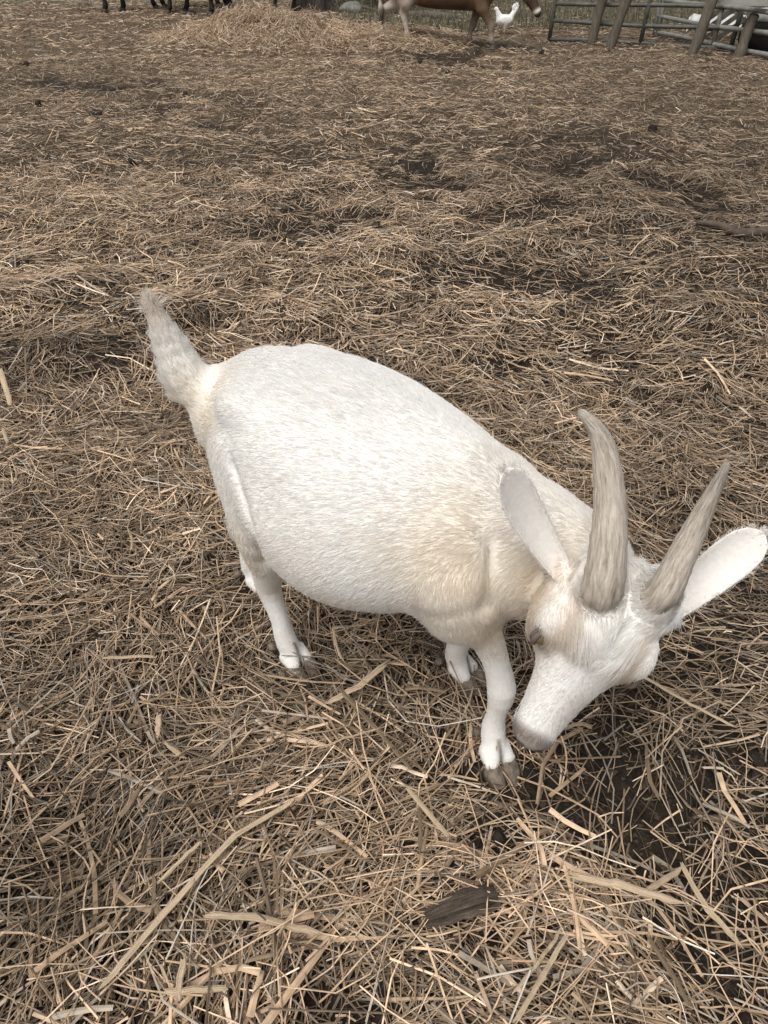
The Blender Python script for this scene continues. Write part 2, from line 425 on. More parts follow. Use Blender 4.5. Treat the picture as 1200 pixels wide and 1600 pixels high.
near = [layer(6500, .25, 1.05, .055, .5, .0014, .0036, .010, .08, nseg=2, prism=False, kb=.30),
        layer(6800, .25, 1.05, .10, .5, .0016, .0044, .030, .18, nseg=2, prism=True, kb=.10),
        layer(2600, .25, 1.05, .15, .45, .0014, .0036, .042, .24, nseg=4, prism=True, curve=.6, kb=.14),
        layer(650, .25, 1.05, .085, .45, .0055, .0115, .036, .14, nseg=3, prism=True, kink=.15, curve=.1, kb=.1),
        layer(20000, 1.05, 2.4, .045, .5, .0014, .0034, .012, .09, nseg=2, prism=False, kb=.25),
        layer(21000, 1.05, 2.4, .070, .5, .0014, .0036, .028, .18, nseg=2, prism=True, kb=.10),
        layer(6000, 1.05, 2.4, .11, .45, .0014, .0034, .038, .24, nseg=3, prism=True, curve=.6, kb=.14),
        layer(1100, 1.05, 2.4, .065, .45, .0045, .0095, .034, .14, nseg=2, prism=True, kink=.15, curve=.1, kb=.1)]
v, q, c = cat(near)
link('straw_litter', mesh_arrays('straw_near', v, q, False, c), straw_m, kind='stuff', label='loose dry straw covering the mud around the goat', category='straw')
mid = [layer(105000, 2.4, 5.4, .055, .5, .0018, .0042, .022, .14, nseg=1, prism=False, kb=.14),
       layer(45000, 2.4, 5.4, .09, .45, .002, .0046, .038, .2, nseg=2, prism=False, curve=.4, kb=.14),
       layer(1200, 2.4, 5.4, .10, .4, .006, .010, .042, .2, nseg=2, prism=True, kb=.1)]
v, q, c = cat(mid)
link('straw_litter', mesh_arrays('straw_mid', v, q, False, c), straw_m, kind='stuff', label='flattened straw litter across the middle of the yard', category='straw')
farl = [layer(185000, 5.4, 11, .058, .45, .0026, .0056, .028, .15, nseg=1, prism=False, kb=.12),
        layer(100000, 11, 21, .085, .4, .005, .010, .035, .15, nseg=1, prism=False, kb=.2)]
v, q, c = cat(farl)
# none of it grows into the pasture
link('straw_litter', mesh_arrays('straw_far', v, q, False, c), straw_m, kind='stuff', label='trampled straw litter in the far part of the yard', category='straw')

# crumbs of earth on the bare mud
cr = region(60000, .25, 3.2, 1.2); cr = cr[rng.random(len(cr)) < bare(cr[:, 0], cr[:, 1]) ** 1.5 * .8][:9000]; k_ = len(cr)
octv = np.array([(1, 0, 0), (-1, 0, 0), (0, 1, 0), (0, -1, 0), (0, 0, .8), (0, 0, -.8)], float)
octf = np.array([(0, 2, 4), (2, 1, 4), (1, 3, 4), (3, 0, 4), (2, 0, 5), (1, 2, 5), (3, 1, 5), (0, 3, 5)])
sz = np.clip(rng.lognormal(math.log(.003), .55, k_), .001, .013)[:, None, None]
cv = octv[None] * sz * rng.uniform(.55, 1.3, (k_, 6, 3)) + rng.normal(0, .15, (k_, 6, 3)) * sz
an = rng.uniform(0, 6.28, k_)[:, None]; cxr = cv[..., 0] * np.cos(an) - cv[..., 1] * np.sin(an); cv[..., 1] = cv[..., 0] * np.sin(an) + cv[..., 1] * np.cos(an); cv[..., 0] = cxr
cv += np.stack([cr[:, 0], cr[:, 1], gz(cr[:, 0], cr[:, 1]) + .3 * sz[:, 0, 0]], 1)[:, None]
cc = np.repeat(np.array([.038, .028, .020]) * rng.uniform(.5, 1.9, (k_, 1)), 6, 0)
link('soil_crumbs', mesh_arrays('soil_crumbs', cv.reshape(-1, 3), (octf[None] + 6 * np.arange(k_)[:, None, None]).reshape(-1, 3), False, cc), attr_mat('soil_crumb', .95, .15), kind='stuff', label='loose crumbs of dark earth on the bare mud', category='soil')

# ---------------------------------------------------------------- goat
GA = math.radians(-33.0)
GH = V(math.cos(GA), math.sin(GA), 0); GL = V(-math.sin(GA), math.cos(GA), 0); GC = V(-.03, 1.09, 0)
def gw(x, y, z): return GC + GH * x + GL * y + V(0, 0, z)          # goat frame -> world
def to_goat(P): R = np.asarray(P, float) - GC; return np.stack([R @ GH, R @ GL, R[..., 2]], -1)
goat = empty('goat', GC, GA, label='white horned goat with cream shoulders lowering its head to the straw', category='goat')

bx = [-.372, -.345, -.290, -.21, -.12, 0, .10, .18, .26, .32, .365]
_, b_top = cubic(bx, [.535, .585, .635, .675, .69, .680, .656, .634, .598, .545, .47])
_, b_bot = cubic(bx, [.505, .47, .445, .405, .330, .284, .298, .328, .360, .385, .44])
X_, b_w = cubic(bx, [.012, .055, .086, .122, .184, .210, .186, .148, .106, .068, .015])
b_zc = b_bot + .46 * (b_top - b_bot)
# head frame (hanging, forehead towards the viewer)
H0 = V(.318, .746, .520); HA = nrm(V(-.108, -.052, -.25)); HS = V(.91, -.25, -.33); HS = nrm(HS - HA * HS.dot(HA)); HN = -np.cross(HS, HA)
HO = H0 - HN * .035
def hp(t, s, n): return HO + HA * t + HS * s + HN * n
hx = [-.06, -.035, .0, .035, .07, .105, .14, .175, .21, .24, .262, .278]
hX, h_w = cubic(hx, [.008, .040, .062, .073, .076, .064, .050, .041, .036, .032, .026, .008])
_, h_f = cubic(hx, [.004, .024, .036, .043, .043, .039, .035, .032, .030, .028, .021, .005])
_, h_b = cubic(hx, [.02, .06, .085, .098, .102, .094, .080, .066, .054, .044, .032, .008])
LEGS = {  # joints in goat frame: (x, y, z, r)
 'RH': [(-.190, -.080, .530, .058), (-.160, -.104, .395, .050), (-.174, -.086, .268, .030), (-.184, -.080, .236, .027), (-.167, -.074, .125, .0185), (-.160, -.072, .075, .0225), (-.147, -.069, .040, .0225)],
 'LH': [(-.190, .080, .530, .058), (-.235, .092, .395, .048), (-.348, .052, .268, .031), (-.365, .050, .236, .028), (-.374, .062, .125, .0185), (-.378, .068, .075, .0225), (-.366, .072, .040, .0225)],
 'RF': [(.225, -.092, .45, .060), (.262, -.078, .375, .035), (.302, -.046, .230, .0235), (.308, -.044, .200, .0255), (.304, -.042, .125, .0175), (.302, -.042, .076, .0225), (.314, -.052, .040, .0225)],
 'LF': [(.225, .095, .45, .060), (.205, .095, .375, .044), (.205, .087, .230, .029), (.200, .087, .200, .030), (.165, .088, .120, .020), (.152, .090, .076, .0235), (.162, .094, .040, .0225)]}
TOES = {'RH': (.045, -.008), 'LH': (.05, 0), 'RF': (.035, -.022), 'LF': (.05, .0)}
def dense(js, n):
    P = np.array([j[0] for j in js]); r = np.array([j[1] for j in js]); u = np.concatenate([[0], np.cumsum(np.linalg.norm(np.diff(P, axis=0), axis=1))])
    cols = [cubic(u, P[:, k], n)[1] for k in range(3)]; R = cubic(u, r, n)[1]
    return [(np.array([cols[0][i], cols[1][i], cols[2][i]]), max(R[i], .004)) for i in range(n)]
LEGW = {k: dense([(gw(*j[:3]), j[3]) for j in js], 17) for k, js in LEGS.items()}
NECK = [(gw(.19, .01, .49), .10), (gw(.30, .028, .488), .076), (gw(.385, .034, .475), .058), (hp(.022, .012, -.085), .046)]
TAIL = [(gw(-.300, 0, .555), .046), (at_z(303, 600, .605), .040), (at_z(270, 545, .672), .028), (at_z(246, 494, .730), .013)]
TAIL = dense(TAIL, 10)
def f_body(P):
    G = to_goat(P)
    x = np.clip(G[:, 0], bx[0], bx[-1])
    zc = np.interp(x, X_, b_zc)
    Lc = np.stack([G[:, 0], G[:, 1], G[:, 2] - zc], 1)
    return loft(Lc, X_, b_w, b_top - b_zc, b_zc - b_bot)
def f_head(P):
    R = P - HO
    return loft(np.stack([R @ HA, R @ HS, R @ HN], 1), hX, h_w, h_f, h_b)
def chain(P, js, k=0):
    d = None
    for (a, ra), (b, rb) in zip(js[:-1], js[1:]):
        e = rcone(P, a, b, ra, rb); d = e if d is None else (smin(d, e, k) if k else np.minimum(d, e))
    return d
def near_only(P, js, k=0, pad=.09):
    A = np.array([j[0] for j in js]); R = max(j[1] for j in js) + pad
    m = np.all((P > A.min(0) - R) & (P < A.max(0) + R), 1); out = np.full(len(P), pad)
    if m.any(): out[m] = np.minimum(chain(P[m], js, k), pad)
    return out
EYE = {s: hp(.094, s * .066, .015) for s in (-1, 1)}
SPINE = dense([(gw(-.30, 0, .612), .016), (gw(-.2, 0, .667), .016), (gw(-.08, 0, .676), .016), (gw(.06, 0, .655), .016), (gw(.2, 0, .612), .018)], 14)
def f_skull(P):
    h = f_head(P)
    for s in (-1, 1):
        h = smin(h, ellip(P, hp(.064, s * .061, .017), (.034, .021, .021), [HA, HS, HN]), .025)     # brow
        h = smin(h, rcone(P, hp(-.012, s * .036, .012), hp(-.04, s * .042, -.004), .034, .03), .02)   # horn bosses
        h = smin(h, rcone(P, hp(.025, s * .064, -.035), hp(.002, s * .088, -.040), .027, .019), .02)  # ear roots
        h = smin(h, rcone(P, hp(.12, s * .042, -.05), hp(.06, s * .05, -.085), .022, .032), .03)      # jaw
        h = -smin(-h, rcone(P, hp(.272, s * .018, .010), hp(.262, s * .027, .016), .006, .004), .006)   # nostrils
        h = -smin(-h, ellip(P, EYE[s] + HS * s * .010 + HN * .006, (.017, .011, .012), [HA, HS, HN]), .008)
        h = smin(h, ellip(P, hp(.072, s * .064, -.042), (.055, .022, .042), [HA, HS, HN]), .02)       # cheek
    h = smin(h, ellip(P, hp(.038, 0, .030), (.040, .044, .030), [HA, HS, HN]), .02)                  # forehead cushion under the tuft
    h = smin(h, ellip(P, hp(.245, 0, -.026), (.032, .026, .02), [HA, HS, HN]), .015)                 # chin
    h = smin(h, ellip(P, hp(.250, 0, .012), (.025, .026, .018), [HA, HS, HN]), .012)                 # muzzle
    mouth = ellip(P, hp(.256, 0, -.014), (.030, .05, .0022), [HA, HS, HN])
    h = -smin(-h, mouth, .006)
    return h
def f_skull_near(P):
    m = np.linalg.norm(P - hp(.1, 0, -.02), axis=1) < .30; out = np.full(len(P), .1)
    if m.any(): out[m] = f_skull(P[m])
    return out
def f_feet(P, d):
    for k, js in LEGW.items():                                             # pasterns split into two toes
        x, y, z, r = LEGS[k][-1]
        fx = {'RH': (.045, -.008), 'LH': (.05, 0), 'RF': (.035, -.022), 'LF': (.05, .0)}[k]
        f = nrm(V(fx[0], fx[1], 0)); sd_ = V(-f[1], f[0], 0)
        for s in (-1, 1):
            a = V(x, y, z) + sd_ * s * .012; b = V(x, y, .030) + f * .017 + sd_ * s * .0165
            d = smin(d, rcone(to_goat(P), a, b, .0195, .0150), .004)
    return d
def f_form(P):
    d = f_body(P)
    for s in (-1, 1):                                                    # shoulder blades, thighs, hip bones
        d = smin(d, ellip(to_goat(P), (.222, s * .098, .445), (.070, .042, .120)), .034)
        d = smin(d, ellip(to_goat(P), (-.190, s * .085, .50), (.060, .046, .115)), .040)
        d = smin(d, ellip(to_goat(P), (-.175, s * .098, .632), (.045, .026, .024)), .04)
        d = -smin(-d, ellip(to_goat(P), (-.105, s * .232, .575), (.06, .045, .06)), .05)      # flank hollow
    d = smin(d, near_only(P, SPINE), .03)
    d = smin(d, ellip(to_goat(P), (.300, .01, .42), (.06, .065, .07)), .04)   # brisket
    for k, js in LEGW.items():
        d = smin(d, near_only(P, js), .032)
    d = smin(d, near_only(P, NECK, .04), .035)
    d = smin(d, near_only(P, TAIL), .03)
    h = f_skull_near(P)
    d = smin(d, h, .014)
    lo_ = P[:, 2] < .11
    if lo_.any(): d[lo_] = f_feet(P[lo_], d[lo_])
    return d
def surf(px, py):                                                       # where a sight line meets the body
    r = nrm(ray(px, py)); t = .7
    for _ in range(60):
        p = V(0, 0, CAM_H) + r * t; d = f_form(p[None])[0]
        if d < .0005: break
        t += min(d * .8, .03)
    return p
CREASES = [(dense([(surf(*q), r) for q in path], 9), k) for path, r, k in
           [([(362, 735), (376, 780), (393, 835), (418, 880)], .0015, .032), ([(775, 850), (768, 905), (762, 950)], .0005, .030)]]
def f_goat(P):
    d = f_form(P)
    for js, k in CREASES: d = -smin(-d, near_only(P, js, 0, .06), k)      # folds of skin at thigh, shoulder and elbow
    return d
gv, gq = surface_nets(f_goat, (-.62, .62, -.01), (.62, 1.62, .82), .005)
gv = relax(gv, gq, 2, .5)
print('goat verts', len(gv), time.time() - T0)

def coat(P):
    """coat colour at world points: white with cream / tan areas."""
    G = to_goat(P); R = P - HO
    ht, hs_, hn = R @ HA, R @ HS, R @ HN
    white = np.array([.885, .87, .845]); cream = np.array([.81, .73, .61]); tan = np.array([.62, .47, .31]); grey = np.array([.42, .35, .28])
    nz = vnoise(G[:, 0] * 9 + 3, G[:, 2] * 9 + G[:, 1] * 5, 51) - .5
    def blob(c, r): return np.exp(-(((G - np.array(c)) / np.array(r)) ** 2).sum(1) * 1.3)
    c = np.repeat(white[None], len(P), 0)
    k = np.zeros(len(P))
    for cc, rr, s in [((.25, -.13, .47), (.14, .14, .19), .68), ((.36, -.02, .46), (.13, .14, .18), .7), ((-.05, -.18, .42), (.25, .1, .16), .22), ((.20, .13, .45), (.12, .1, .2), .6),
                      ((-.29, -.09, .57), (.08, .12, .10), .75), ((-.25, -.12, .45), (.06, .1, .14), .75), ((-.18, -.12, .36), (.05, .06, .12), .75),
                      ((.02, -.16, .35), (.3, .1, .07), .6), ((.30, .03, .52), (.10, .12, .10), .5), ((.33, 0, .62), (.12, .1, .07), .45), ((-.20, -.09, .24), (.05, .05, .07), .6)]:
        k = np.maximum(k, s * blob(cc, rr))
    k = np.clip(k * (1 + 1.2 * nz), 0, 1)[:, None]
    c = c * (1 - k) + cream * k
    k2 = np.clip(.8 * blob((.31, -.10, .38), (.07, .06, .06)) + .6 * blob((.36, -.08, .48), (.03, .06, .12)), 0, 1)[:, None] * .5
    c = c * (1 - k2) + tan * k2
    lg = (sstep(.30, .22, P[:, 2]) * (.30 + .5 * nz) * .7)[:, None]; lg = np.clip(lg, 0, .5); c = c * (1 - lg) + np.array([.70, .62, .52]) * lg
    # tail tip
    tl = (at_z(238, 490, .73) - GC); tk = np.exp(-((P - at_z(238, 480, .745)) ** 2).sum(1) / .05 ** 2)[:, None] * .5
    c = c * (1 - tk) + np.array([.70, .56, .40]) * tk
    # face
    onh = (ht > -.05) & (np.abs(hs_) < .1) & (hn > -.13) & (hn < .07) & (ht < .3)
    for s in (-1, 1):
        e = np.exp(-(((ht - .094) / .028) ** 2 + ((hs_ - s * .066) / .018) ** 2)) * onh * (hn > -.03)
        e = (e * .8)[:, None]; c = c * (1 - e) + np.array([.36, .28, .21]) * e
        e = (np.exp(-(((ht - .05) / .05) ** 2 + ((hs_ - s * .054) / .014) ** 2)) * onh * .45)[:, None]; c = c * (1 - e) + tan * e
    e = (np.exp(-(((ht - .17) / .06) ** 2 + ((hs_ - .02) / .02) ** 2)) * onh * .35)[:, None]; c = c * (1 - e) + grey * e
    e = (sstep(.229, .247, ht + .3 * np.maximum(hn, 0) - .05 * np.abs(hs_ + .006) - .25 * np.maximum(hs_ - .008, 0)) * onh * (hn > -.015) * .85)[:, None]; c = c * (1 - e) + np.array([.22, .17, .14]) * e
    e = (sstep(.03, .012, P[:, 2]) * .55)[:, None]; c = c * (1 - e) + grey * e
    for k_, js in LEGS.items():                                            # darker tint in the cleft between the toes
        fx = nrm(V(*TOES[k_], 0)); rel = G - np.array(js[-1][:3]); al = rel @ fx; la = rel @ V(-fx[1], fx[0], 0)
        e = (np.exp(-(la / .0045) ** 2) * sstep(.000, .012, al) * (np.abs(al) < .06) * (np.abs(rel[:, 2]) < .04) * .85)[:, None]; c = c * (1 - e) + np.array([.10, .075, .055]) * e
    return c
skin_m = attr_mat('goat_skin_and_undercoat', rough=.8, spec=.15, nscale=120, namt=.05)
link('body', mesh_arrays('goat_body', to_goat(gv), gq, True, coat(gv) * .93), skin_m, goat)

# fur -------------------------------------------------------------
def smooth_path(ctrl, n):
    ctrl = np.array(ctrl, float); t = np.arange(len(ctrl)); T = np.linspace(0, len(ctrl) - 1, n)
    return np.stack([cubic(t, ctrl[:, k], n)[1] for k in range(3)], 1)
rh = [hp(.045, -.028, -.030), hp(-.008, -.036, -.010), at_z(941, 918, .555), at_z(950, 858, .612), at_z(953, 785, .665), at_z(945, 708, .722), at_z(931, 670, .752), at_z(904, 640, .775)]
lh = [hp(.045, .026, -.030), hp(-.008, .032, -.010), at_z(1036, 925, .558), at_z(1062, 875, .605), at_z(1088, 822, .65), at_z(1114, 770, .70), at_z(1138, 721, .75)]
HORNS = [smooth_path(rh, 46)[:22], smooth_path(lh, 46)[:22]]
def near_horn(P):
    best = np.full(len(P), 9.0); tg = np.zeros(P.shape); inw = np.zeros(P.shape)
    for path in HORNS:
        for a, b in zip(path[:-1], path[1:]):
            ab = b - a; t = np.clip(((P - a) @ ab) / ab.dot(ab), 0, 1); r = a + t[:, None] * ab - P; d = np.linalg.norm(r, axis=1)
            m = d < best; best[m] = d[m]; tg[m] = nrm(ab); inw[m] = r[m] / np.maximum(d[m], 1e-6)[:, None]
    return best, tg, inw
def flow(P, N):
    G = to_goat(P)
    ws = []; fs = []
    def add(d, f, sharp=.018): ws.append(np.exp(-np.maximum(d, -.002) / sharp)); fs.append(np.broadcast_to(f, P.shape))
    fb = -GH[None] * 1.0 + V(0, 0, -1)[None] * np.clip(.35 + .9 * (.55 - G[:, 2:3]) * 2, .1, 1.1)
    add(f_body(P), fb)
    for k, js in LEGW.items():
        for (a, ra), (b, rb) in zip(js[:-1], js[1:]):
            add(rcone(P, a, b, ra, rb), nrm(b - a), .012)
    for (a, ra), (b, rb) in zip(NECK[:-1], NECK[1:]):
        add(rcone(P, a, b, ra, rb), -nrm(b - a) * .8 + V(0, 0, -.6))
    for (a, ra), (b, rb) in zip(TAIL[:-1], TAIL[1:]):
        add(rcone(P, a, b, ra, rb), nrm(b - a), .01)
    R = P - HO; ht, hs_, hn = R @ HA, R @ HS, R @ HN
    side = -np.sign(hs_)[:, None] * np.clip(np.abs(hs_) / .015, 0, 1)[:, None] * sstep(.10, .04, ht)[:, None] + np.sign(hs_)[:, None] * sstep(.06, .12, ht)[:, None]
    fore = sstep(.12, .06, ht)[:, None]
    fh = HA[None] * (1 - .1 * fore) + HS[None] * side * (.25 + .35 * fore) - HN[None] * .25 * (1 - fore)
    up = sstep(.03, -.02, ht)[:, None] * sstep(0, -.03, hn)[:, None]
    fh = fh * (1 - up) + (-HA[None] * .3 - HN[None]) * up
    add(f_head(P) - .004, fh, .006)
    Wt = np.stack(ws, 1); Fs = np.stack(fs, 1)
    f = (Wt[..., None] * Fs).sum(1) / (Wt.sum(1)[:, None] + 1e-12)
    f = f - N * (f * N).sum(1)[:, None]
    return nrm(f)
def sample_surface(v, q, n, r):
    tri = np.concatenate([q[:, [0, 1, 2]], q[:, [0, 2, 3]]])
    A, B, C = v[tri[:, 0]], v[tri[:, 1]], v[tri[:, 2]]
    ar = np.linalg.norm(np.cross(B - A, C - A), axis=1)
    t = r.choice(len(tri), n, p=ar / ar.sum())
    u, w = r.random(n), r.random(n); m = u + w > 1; u[m] = 1 - u[m]; w[m] = 1 - w[m]
    return A[t] + u[:, None] * (B - A)[t] + w[:, None] * (C - A)[t]
def curves_obj(name, pts, radii, cols, mat, parent):
    N, K, _ = pts.shape
    hc = bpy.data.hair_curves.new(name); hc.add_curves([K] * N)
    hc.attributes['position'].data.foreach_set('vector', np.ascontiguousarray(pts, np.float32).ravel())
    ra = hc.attributes.get('radius') or hc.attributes.new('radius', 'FLOAT', 'POINT')
    ra.data.foreach_set('value', np.ascontiguousarray(radii, np.float32).ravel())
    ca = hc.attributes.new('tint', 'FLOAT_COLOR', 'CURVE')
    c4 = np.ones((N, 4), np.float32); c4[:, :3] = cols; ca.data.foreach_set('color', c4.ravel())
    return link(name, hc, mat, parent)
fur_m = attr_mat('goat_fur', rough=.55, spec=.12, transl=.32)
fr = np.random.default_rng(3)
NF = 380000
fp = sample_surface(gv, gq, NF, fr)
fp = fp[fp[:, 2] > .018]
for s in (-1, 1): fp = fp[np.linalg.norm((fp - EYE[s] - HS * s * .008 - HN * .004), axis=1) > .0145]      # no hair on the eyes
_R = fp - HO; _t, _s, _n = _R @ HA, _R @ HS, _R @ HN
fp = fp[~((_t > .246) & (_n > -.008) & (_n < .035) & (np.abs(_s) < .024))]                               # bare nose pad
fn_ = grad(f_goat, fp, .004)
fd = flow(fp, fn_)
hd, htg, hin = near_horn(fp)
hw_ = sstep(.046, .036, hd)[:, None]
keep = hd > .029; fp, fn_, fd, hw_, htg, hin = fp[keep], fn_[keep], fd[keep], hw_[keep], htg[keep], hin[keep]
fd = nrm(fd * (1 - hw_) + (htg + hin * .35) * hw_)
Gf = to_goat(fp); Rf = fp - HO; ht, hs_, hn = Rf @ HA, Rf @ HS, Rf @ HN
dh = f_head(fp)
onhead = (dh < .012) & (hn > -.09)
length = np.full(len(fp), .016)
length *= 1 + .5 * sstep(.64, .69, Gf[:, 2])                               # spine ridge
leg = sstep(.34, .26, Gf[:, 2]) * (~onhead) * (np.abs(Gf[:, 0]) > -1)
belly = (f_body(fp) < .03)
length = np.where(belly, length, length * (1 - .55 * leg))
length = np.where(onhead, .011 + .036 * sstep(.085, .045, ht) * sstep(-.02, .015, hn) * sstep(.070, .045, np.abs(hs_)), length)
tail_d = chain(fp, TAIL); ont = (tail_d < .008) & (Gf[:, 0] < -.37) & (Gf[:, 2] > .60)
length = np.where(ont, .030 + .012 * sstep(.68, .73, Gf[:, 2]), length)
buttock = (Gf[:, 0] < -.34) & (Gf[:, 2] > .45) & (Gf[:, 2] < .62); length = np.where(buttock, .034, length)
hockf = (np.linalg.norm(Gf - np.array([-.38, .05, .25]), axis=1) < .06); length = np.where(hockf, .03, length)
length = np.where(hw_[:, 0] > .3, .020, length)
length *= fr.uniform(.65, 1.2, len(fp))
clump = np.stack([vnoise(fp[:, 0] * 110 + k * 17, fp[:, 2] * 110 + fp[:, 1] * 80, 60 + k) - .5 for k in range(3)], 1)
rd = fr.normal(0, .08, fp.shape) + clump * .07
lieang = np.where(ont, .17, np.where(onhead, .24, .20))[:, None]
d0 = nrm(fd + fn_ * lieang + rd)
d1 = nrm(fd + fn_ * lieang * .25 + rd * 1.1 + V(0, 0, -.1))
P0 = fp - fn_ * .001; P1 = P0 + d0 * (length * .5)[:, None]; P2 = P1 + d1 * (length * .5)[:, None]
pts = np.stack([P0, P1, P2], 1)
rad = np.tile([.00033, .00028, .00008], (len(fp), 1)) * np.where(ont, 1.2, 1.0)[:, None]
fc = coat(fp) * fr.uniform(.90, 1.08, (len(fp), 1)) * (1 + fr.normal(0, .02, (len(fp), 3)))
curves_obj('fur', to_goat(pts.reshape(-1, 3)).reshape(pts.shape), rad, np.clip(fc, 0, .95), fur_m, goat)
print('fur', len(fp), time.time() - T0)

# horns
def streak_mat(name, cols, sx, sy, rough=.6, bump=.5, bdist=.002):
    m, n, l, b = mat_base(name)
    a = n.new('ShaderNodeAttribute'); a.attribute_name = 'grain'
    mp = n.new('ShaderNodeMapping'); mp.inputs['Scale'].default_value = (sx, sx, sy); l.new(a.outputs['Vector'], mp.inputs[0])
    nz = n.new('ShaderNodeTexNoise'); nz.inputs['Scale'].default_value = 1; nz.inputs['Detail'].default_value = 9; nz.inputs['Roughness'].default_value = .72
    l.new(mp.outputs[0], nz.inputs['Vector'])
    r = n.new('ShaderNodeValToRGB'); e = r.color_ramp.elements; e[0].position = .30; e[1].position = .72
    e[0].color = (*cols[0], 1); e[1].color = (*cols[-1], 1)
    for k_, c_ in enumerate(cols[1:-1]): q_ = e.new(.30 + .42 * (k_ + 1) / (len(cols) - 1)); q_.color = (*c_, 1)
    l.new(nz.outputs[0], r.inputs[0]); l.new(r.outputs[0], b.inputs['Base Color']); b.inputs['Roughness'].default_value = rough
    b.inputs['Specular IOR Level'].default_value = .3
    bp = n.new('ShaderNodeBump'); bp.inputs['Strength'].default_value = bump; bp.inputs['Distance'].default_value = bdist
    l.new(nz.outputs[0], bp.inputs['Height']); l.new(bp.outputs[0], b.inputs['Normal'])
    return m
def set_grain(me, g):
    at = me.attributes.new('grain', 'FLOAT_VECTOR', 'POINT'); at.data.foreach_set('vector', np.ascontiguousarray(g, np.float32).ravel())
horn_m = streak_mat('horn', [(.18, .14, .105), (.44, .375, .30), (.62, .55, .465), (.88, .83, .76)], 4.8, 12, .55, 1.0, .004)
def horn(ctrl, r0, up):
    path = smooth_path(ctrl, 46); n = len(path); hr = np.random.default_rng(5)
    rings = []; hg = []
    sides = 22
    for i_ in range(n):
        t = nrm(path[min(i_ + 1, n - 1)] - path[max(i_ - 1, 0)]); u = np.array(up); u = nrm(u - t * u.dot(t)); w = np.cross(t, u)
        f = i_ / (n - 1)
        r = r0 * (1 - .84 * f ** 1.7) * (1 + .038 * math.sin(i_ * 2.4 + hr.uniform(0, 1.9)) * (1 - .6 * f))
        if i_ == n - 1: r *= .35
        for k in range(sides):
            a = 2 * math.pi * k / sides
            hg.append((math.cos(a), math.sin(a), i_ / (n - 1)))
            keel = 1 + .10 * max(math.cos(a - math.pi / 2), 0) ** 3
            rings.append(path[i_] + r * keel * (math.cos(a) * w * .98 + math.sin(a) * u * 1.0) * (1 + .012 * hr.normal()))
    fs = []
    for i_ in range(n - 1):
        for k in range(sides):
            k2 = (k + 1) % sides; fs.append((i_ * sides + k, i_ * sides + k2, (i_ + 1) * sides + k2, (i_ + 1) * sides + k))
    rings = np.array(rings)
    me = bpy.data.meshes.new('horn'); fs.append(tuple((n - 1) * sides + k for k in range(sides)))
    me.from_pydata([tuple(p) for p in to_goat(rings)], [], fs); me.polygons.foreach_set('use_smooth', [True] * len(fs)); me.update(); set_grain(me, hg)
    return me
link('horn', horn(rh, .0315, HN), horn_m, goat); link('horn', horn(lh, .0255, HN), horn_m, goat)

# ears: thin cupped leaves, the open side turned outwards
ear_m = attr_mat('ear_skin', rough=.75, spec=.15, nscale=150, namt=.06)
ear_pts = []
def ear(base, tip, wdir, width, cup):
    n, m = 22, 15
    ax = tip - base; Ln = np.linalg.norm(ax); a = ax / Ln
    wv = nrm(wdir - a * wdir.dot(a)); nv = np.cross(a, wv)
    if nv.dot(V(-.25, -.65, .7)) < 0: nv = -nv            # open side
    tt = np.linspace(0, 1, n)
    prof = np.interp(tt, [0, .12, .3, .5, .7, .85, .95, 1], [.62, .70, .84, .95, 1, .90, .62, .16])
    top, bot = [], []
    for t, p in zip(tt, prof):
        curl = cup * (1 - .65 * t)
        for s in np.linspace(-1, 1, m):
            ang = s * curl
            q_ = base + a * (t * Ln) + wv * (math.sin(ang) / curl * p * width / 2) + nv * ((1 - math.cos(ang)) / curl * p * width / 2 * 1.6) - nv * (.012 * math.sin(t * math.pi)) 
            th = .0035 * math.sqrt(max(1 - s * s, 0)) * (1 - .5 * t) + .0004
            top.append(q_ + nv * th); bot.append(q_ - nv * th)
    vs = np.array(top + bot); fs = []; o = n * m
    for i_ in range(n - 1):
        for k in range(m - 1):
            A = i_ * m + k
            fs.append((A, A + 1, A + m + 1, A + m)); fs.append((o + A, o + A + m, o + A + m + 1, o + A + 1))
        for k in (0, m - 1):
            A = i_ * m + k; B = A + m
            fs.append((A, B, o + B, o + A) if k == 0 else (A, o + A, o + B, B))
    fs += [((n - 1) * m + k, (n - 1) * m + k + 1, o + (n - 1) * m + k + 1, o + (n - 1) * m + k) for k in range(m - 1)]
    s_ = np.tile(np.linspace(-1, 1, m), n * 2); t_ = np.tile(np.repeat(tt, m), 2)
    col = np.array([.84, .80, .75]) * np.ones((len(vs), 1))
    me = mesh_arrays('ear', to_goat(vs), np.array(fs), True, col)
    link('ear', me, ear_m, goat)
    # short ear hair
    r = np.random.default_rng(9)
    edge_i = np.where((np.abs(s_) > .80) | (t_ > .93))[0]
    fp_ = vs[r.choice(edge_i, 1500)] + a[None] * r.uniform(-.8, .8, (1500, 1)) * Ln / n + wv[None] * r.normal(0, .0015, (1500, 1))
    d = nrm(a[None] * .8 + r.normal(0, .35, fp_.shape) + nv[None] * np.where(r.random(len(fp_)) < .5, 1, -1)[:, None] * .15)
    Lh = r.uniform(.002, .005, len(fp_))[:, None]
    pts_ = np.stack([fp_, fp_ + d * Lh * .5, fp_ + (d + a * .2) * Lh], 1)
    ear_pts.append(pts_)
ear(hp(.014, -.078, -.030), at_z(786, 735, .705), V(.75, .55, .3), .058, .9)
ear(hp(.012, .080, -.045), at_z(1192, 832, .595), V(-.35, .55, .75), .064, 1.0)
ep = np.concatenate(ear_pts)
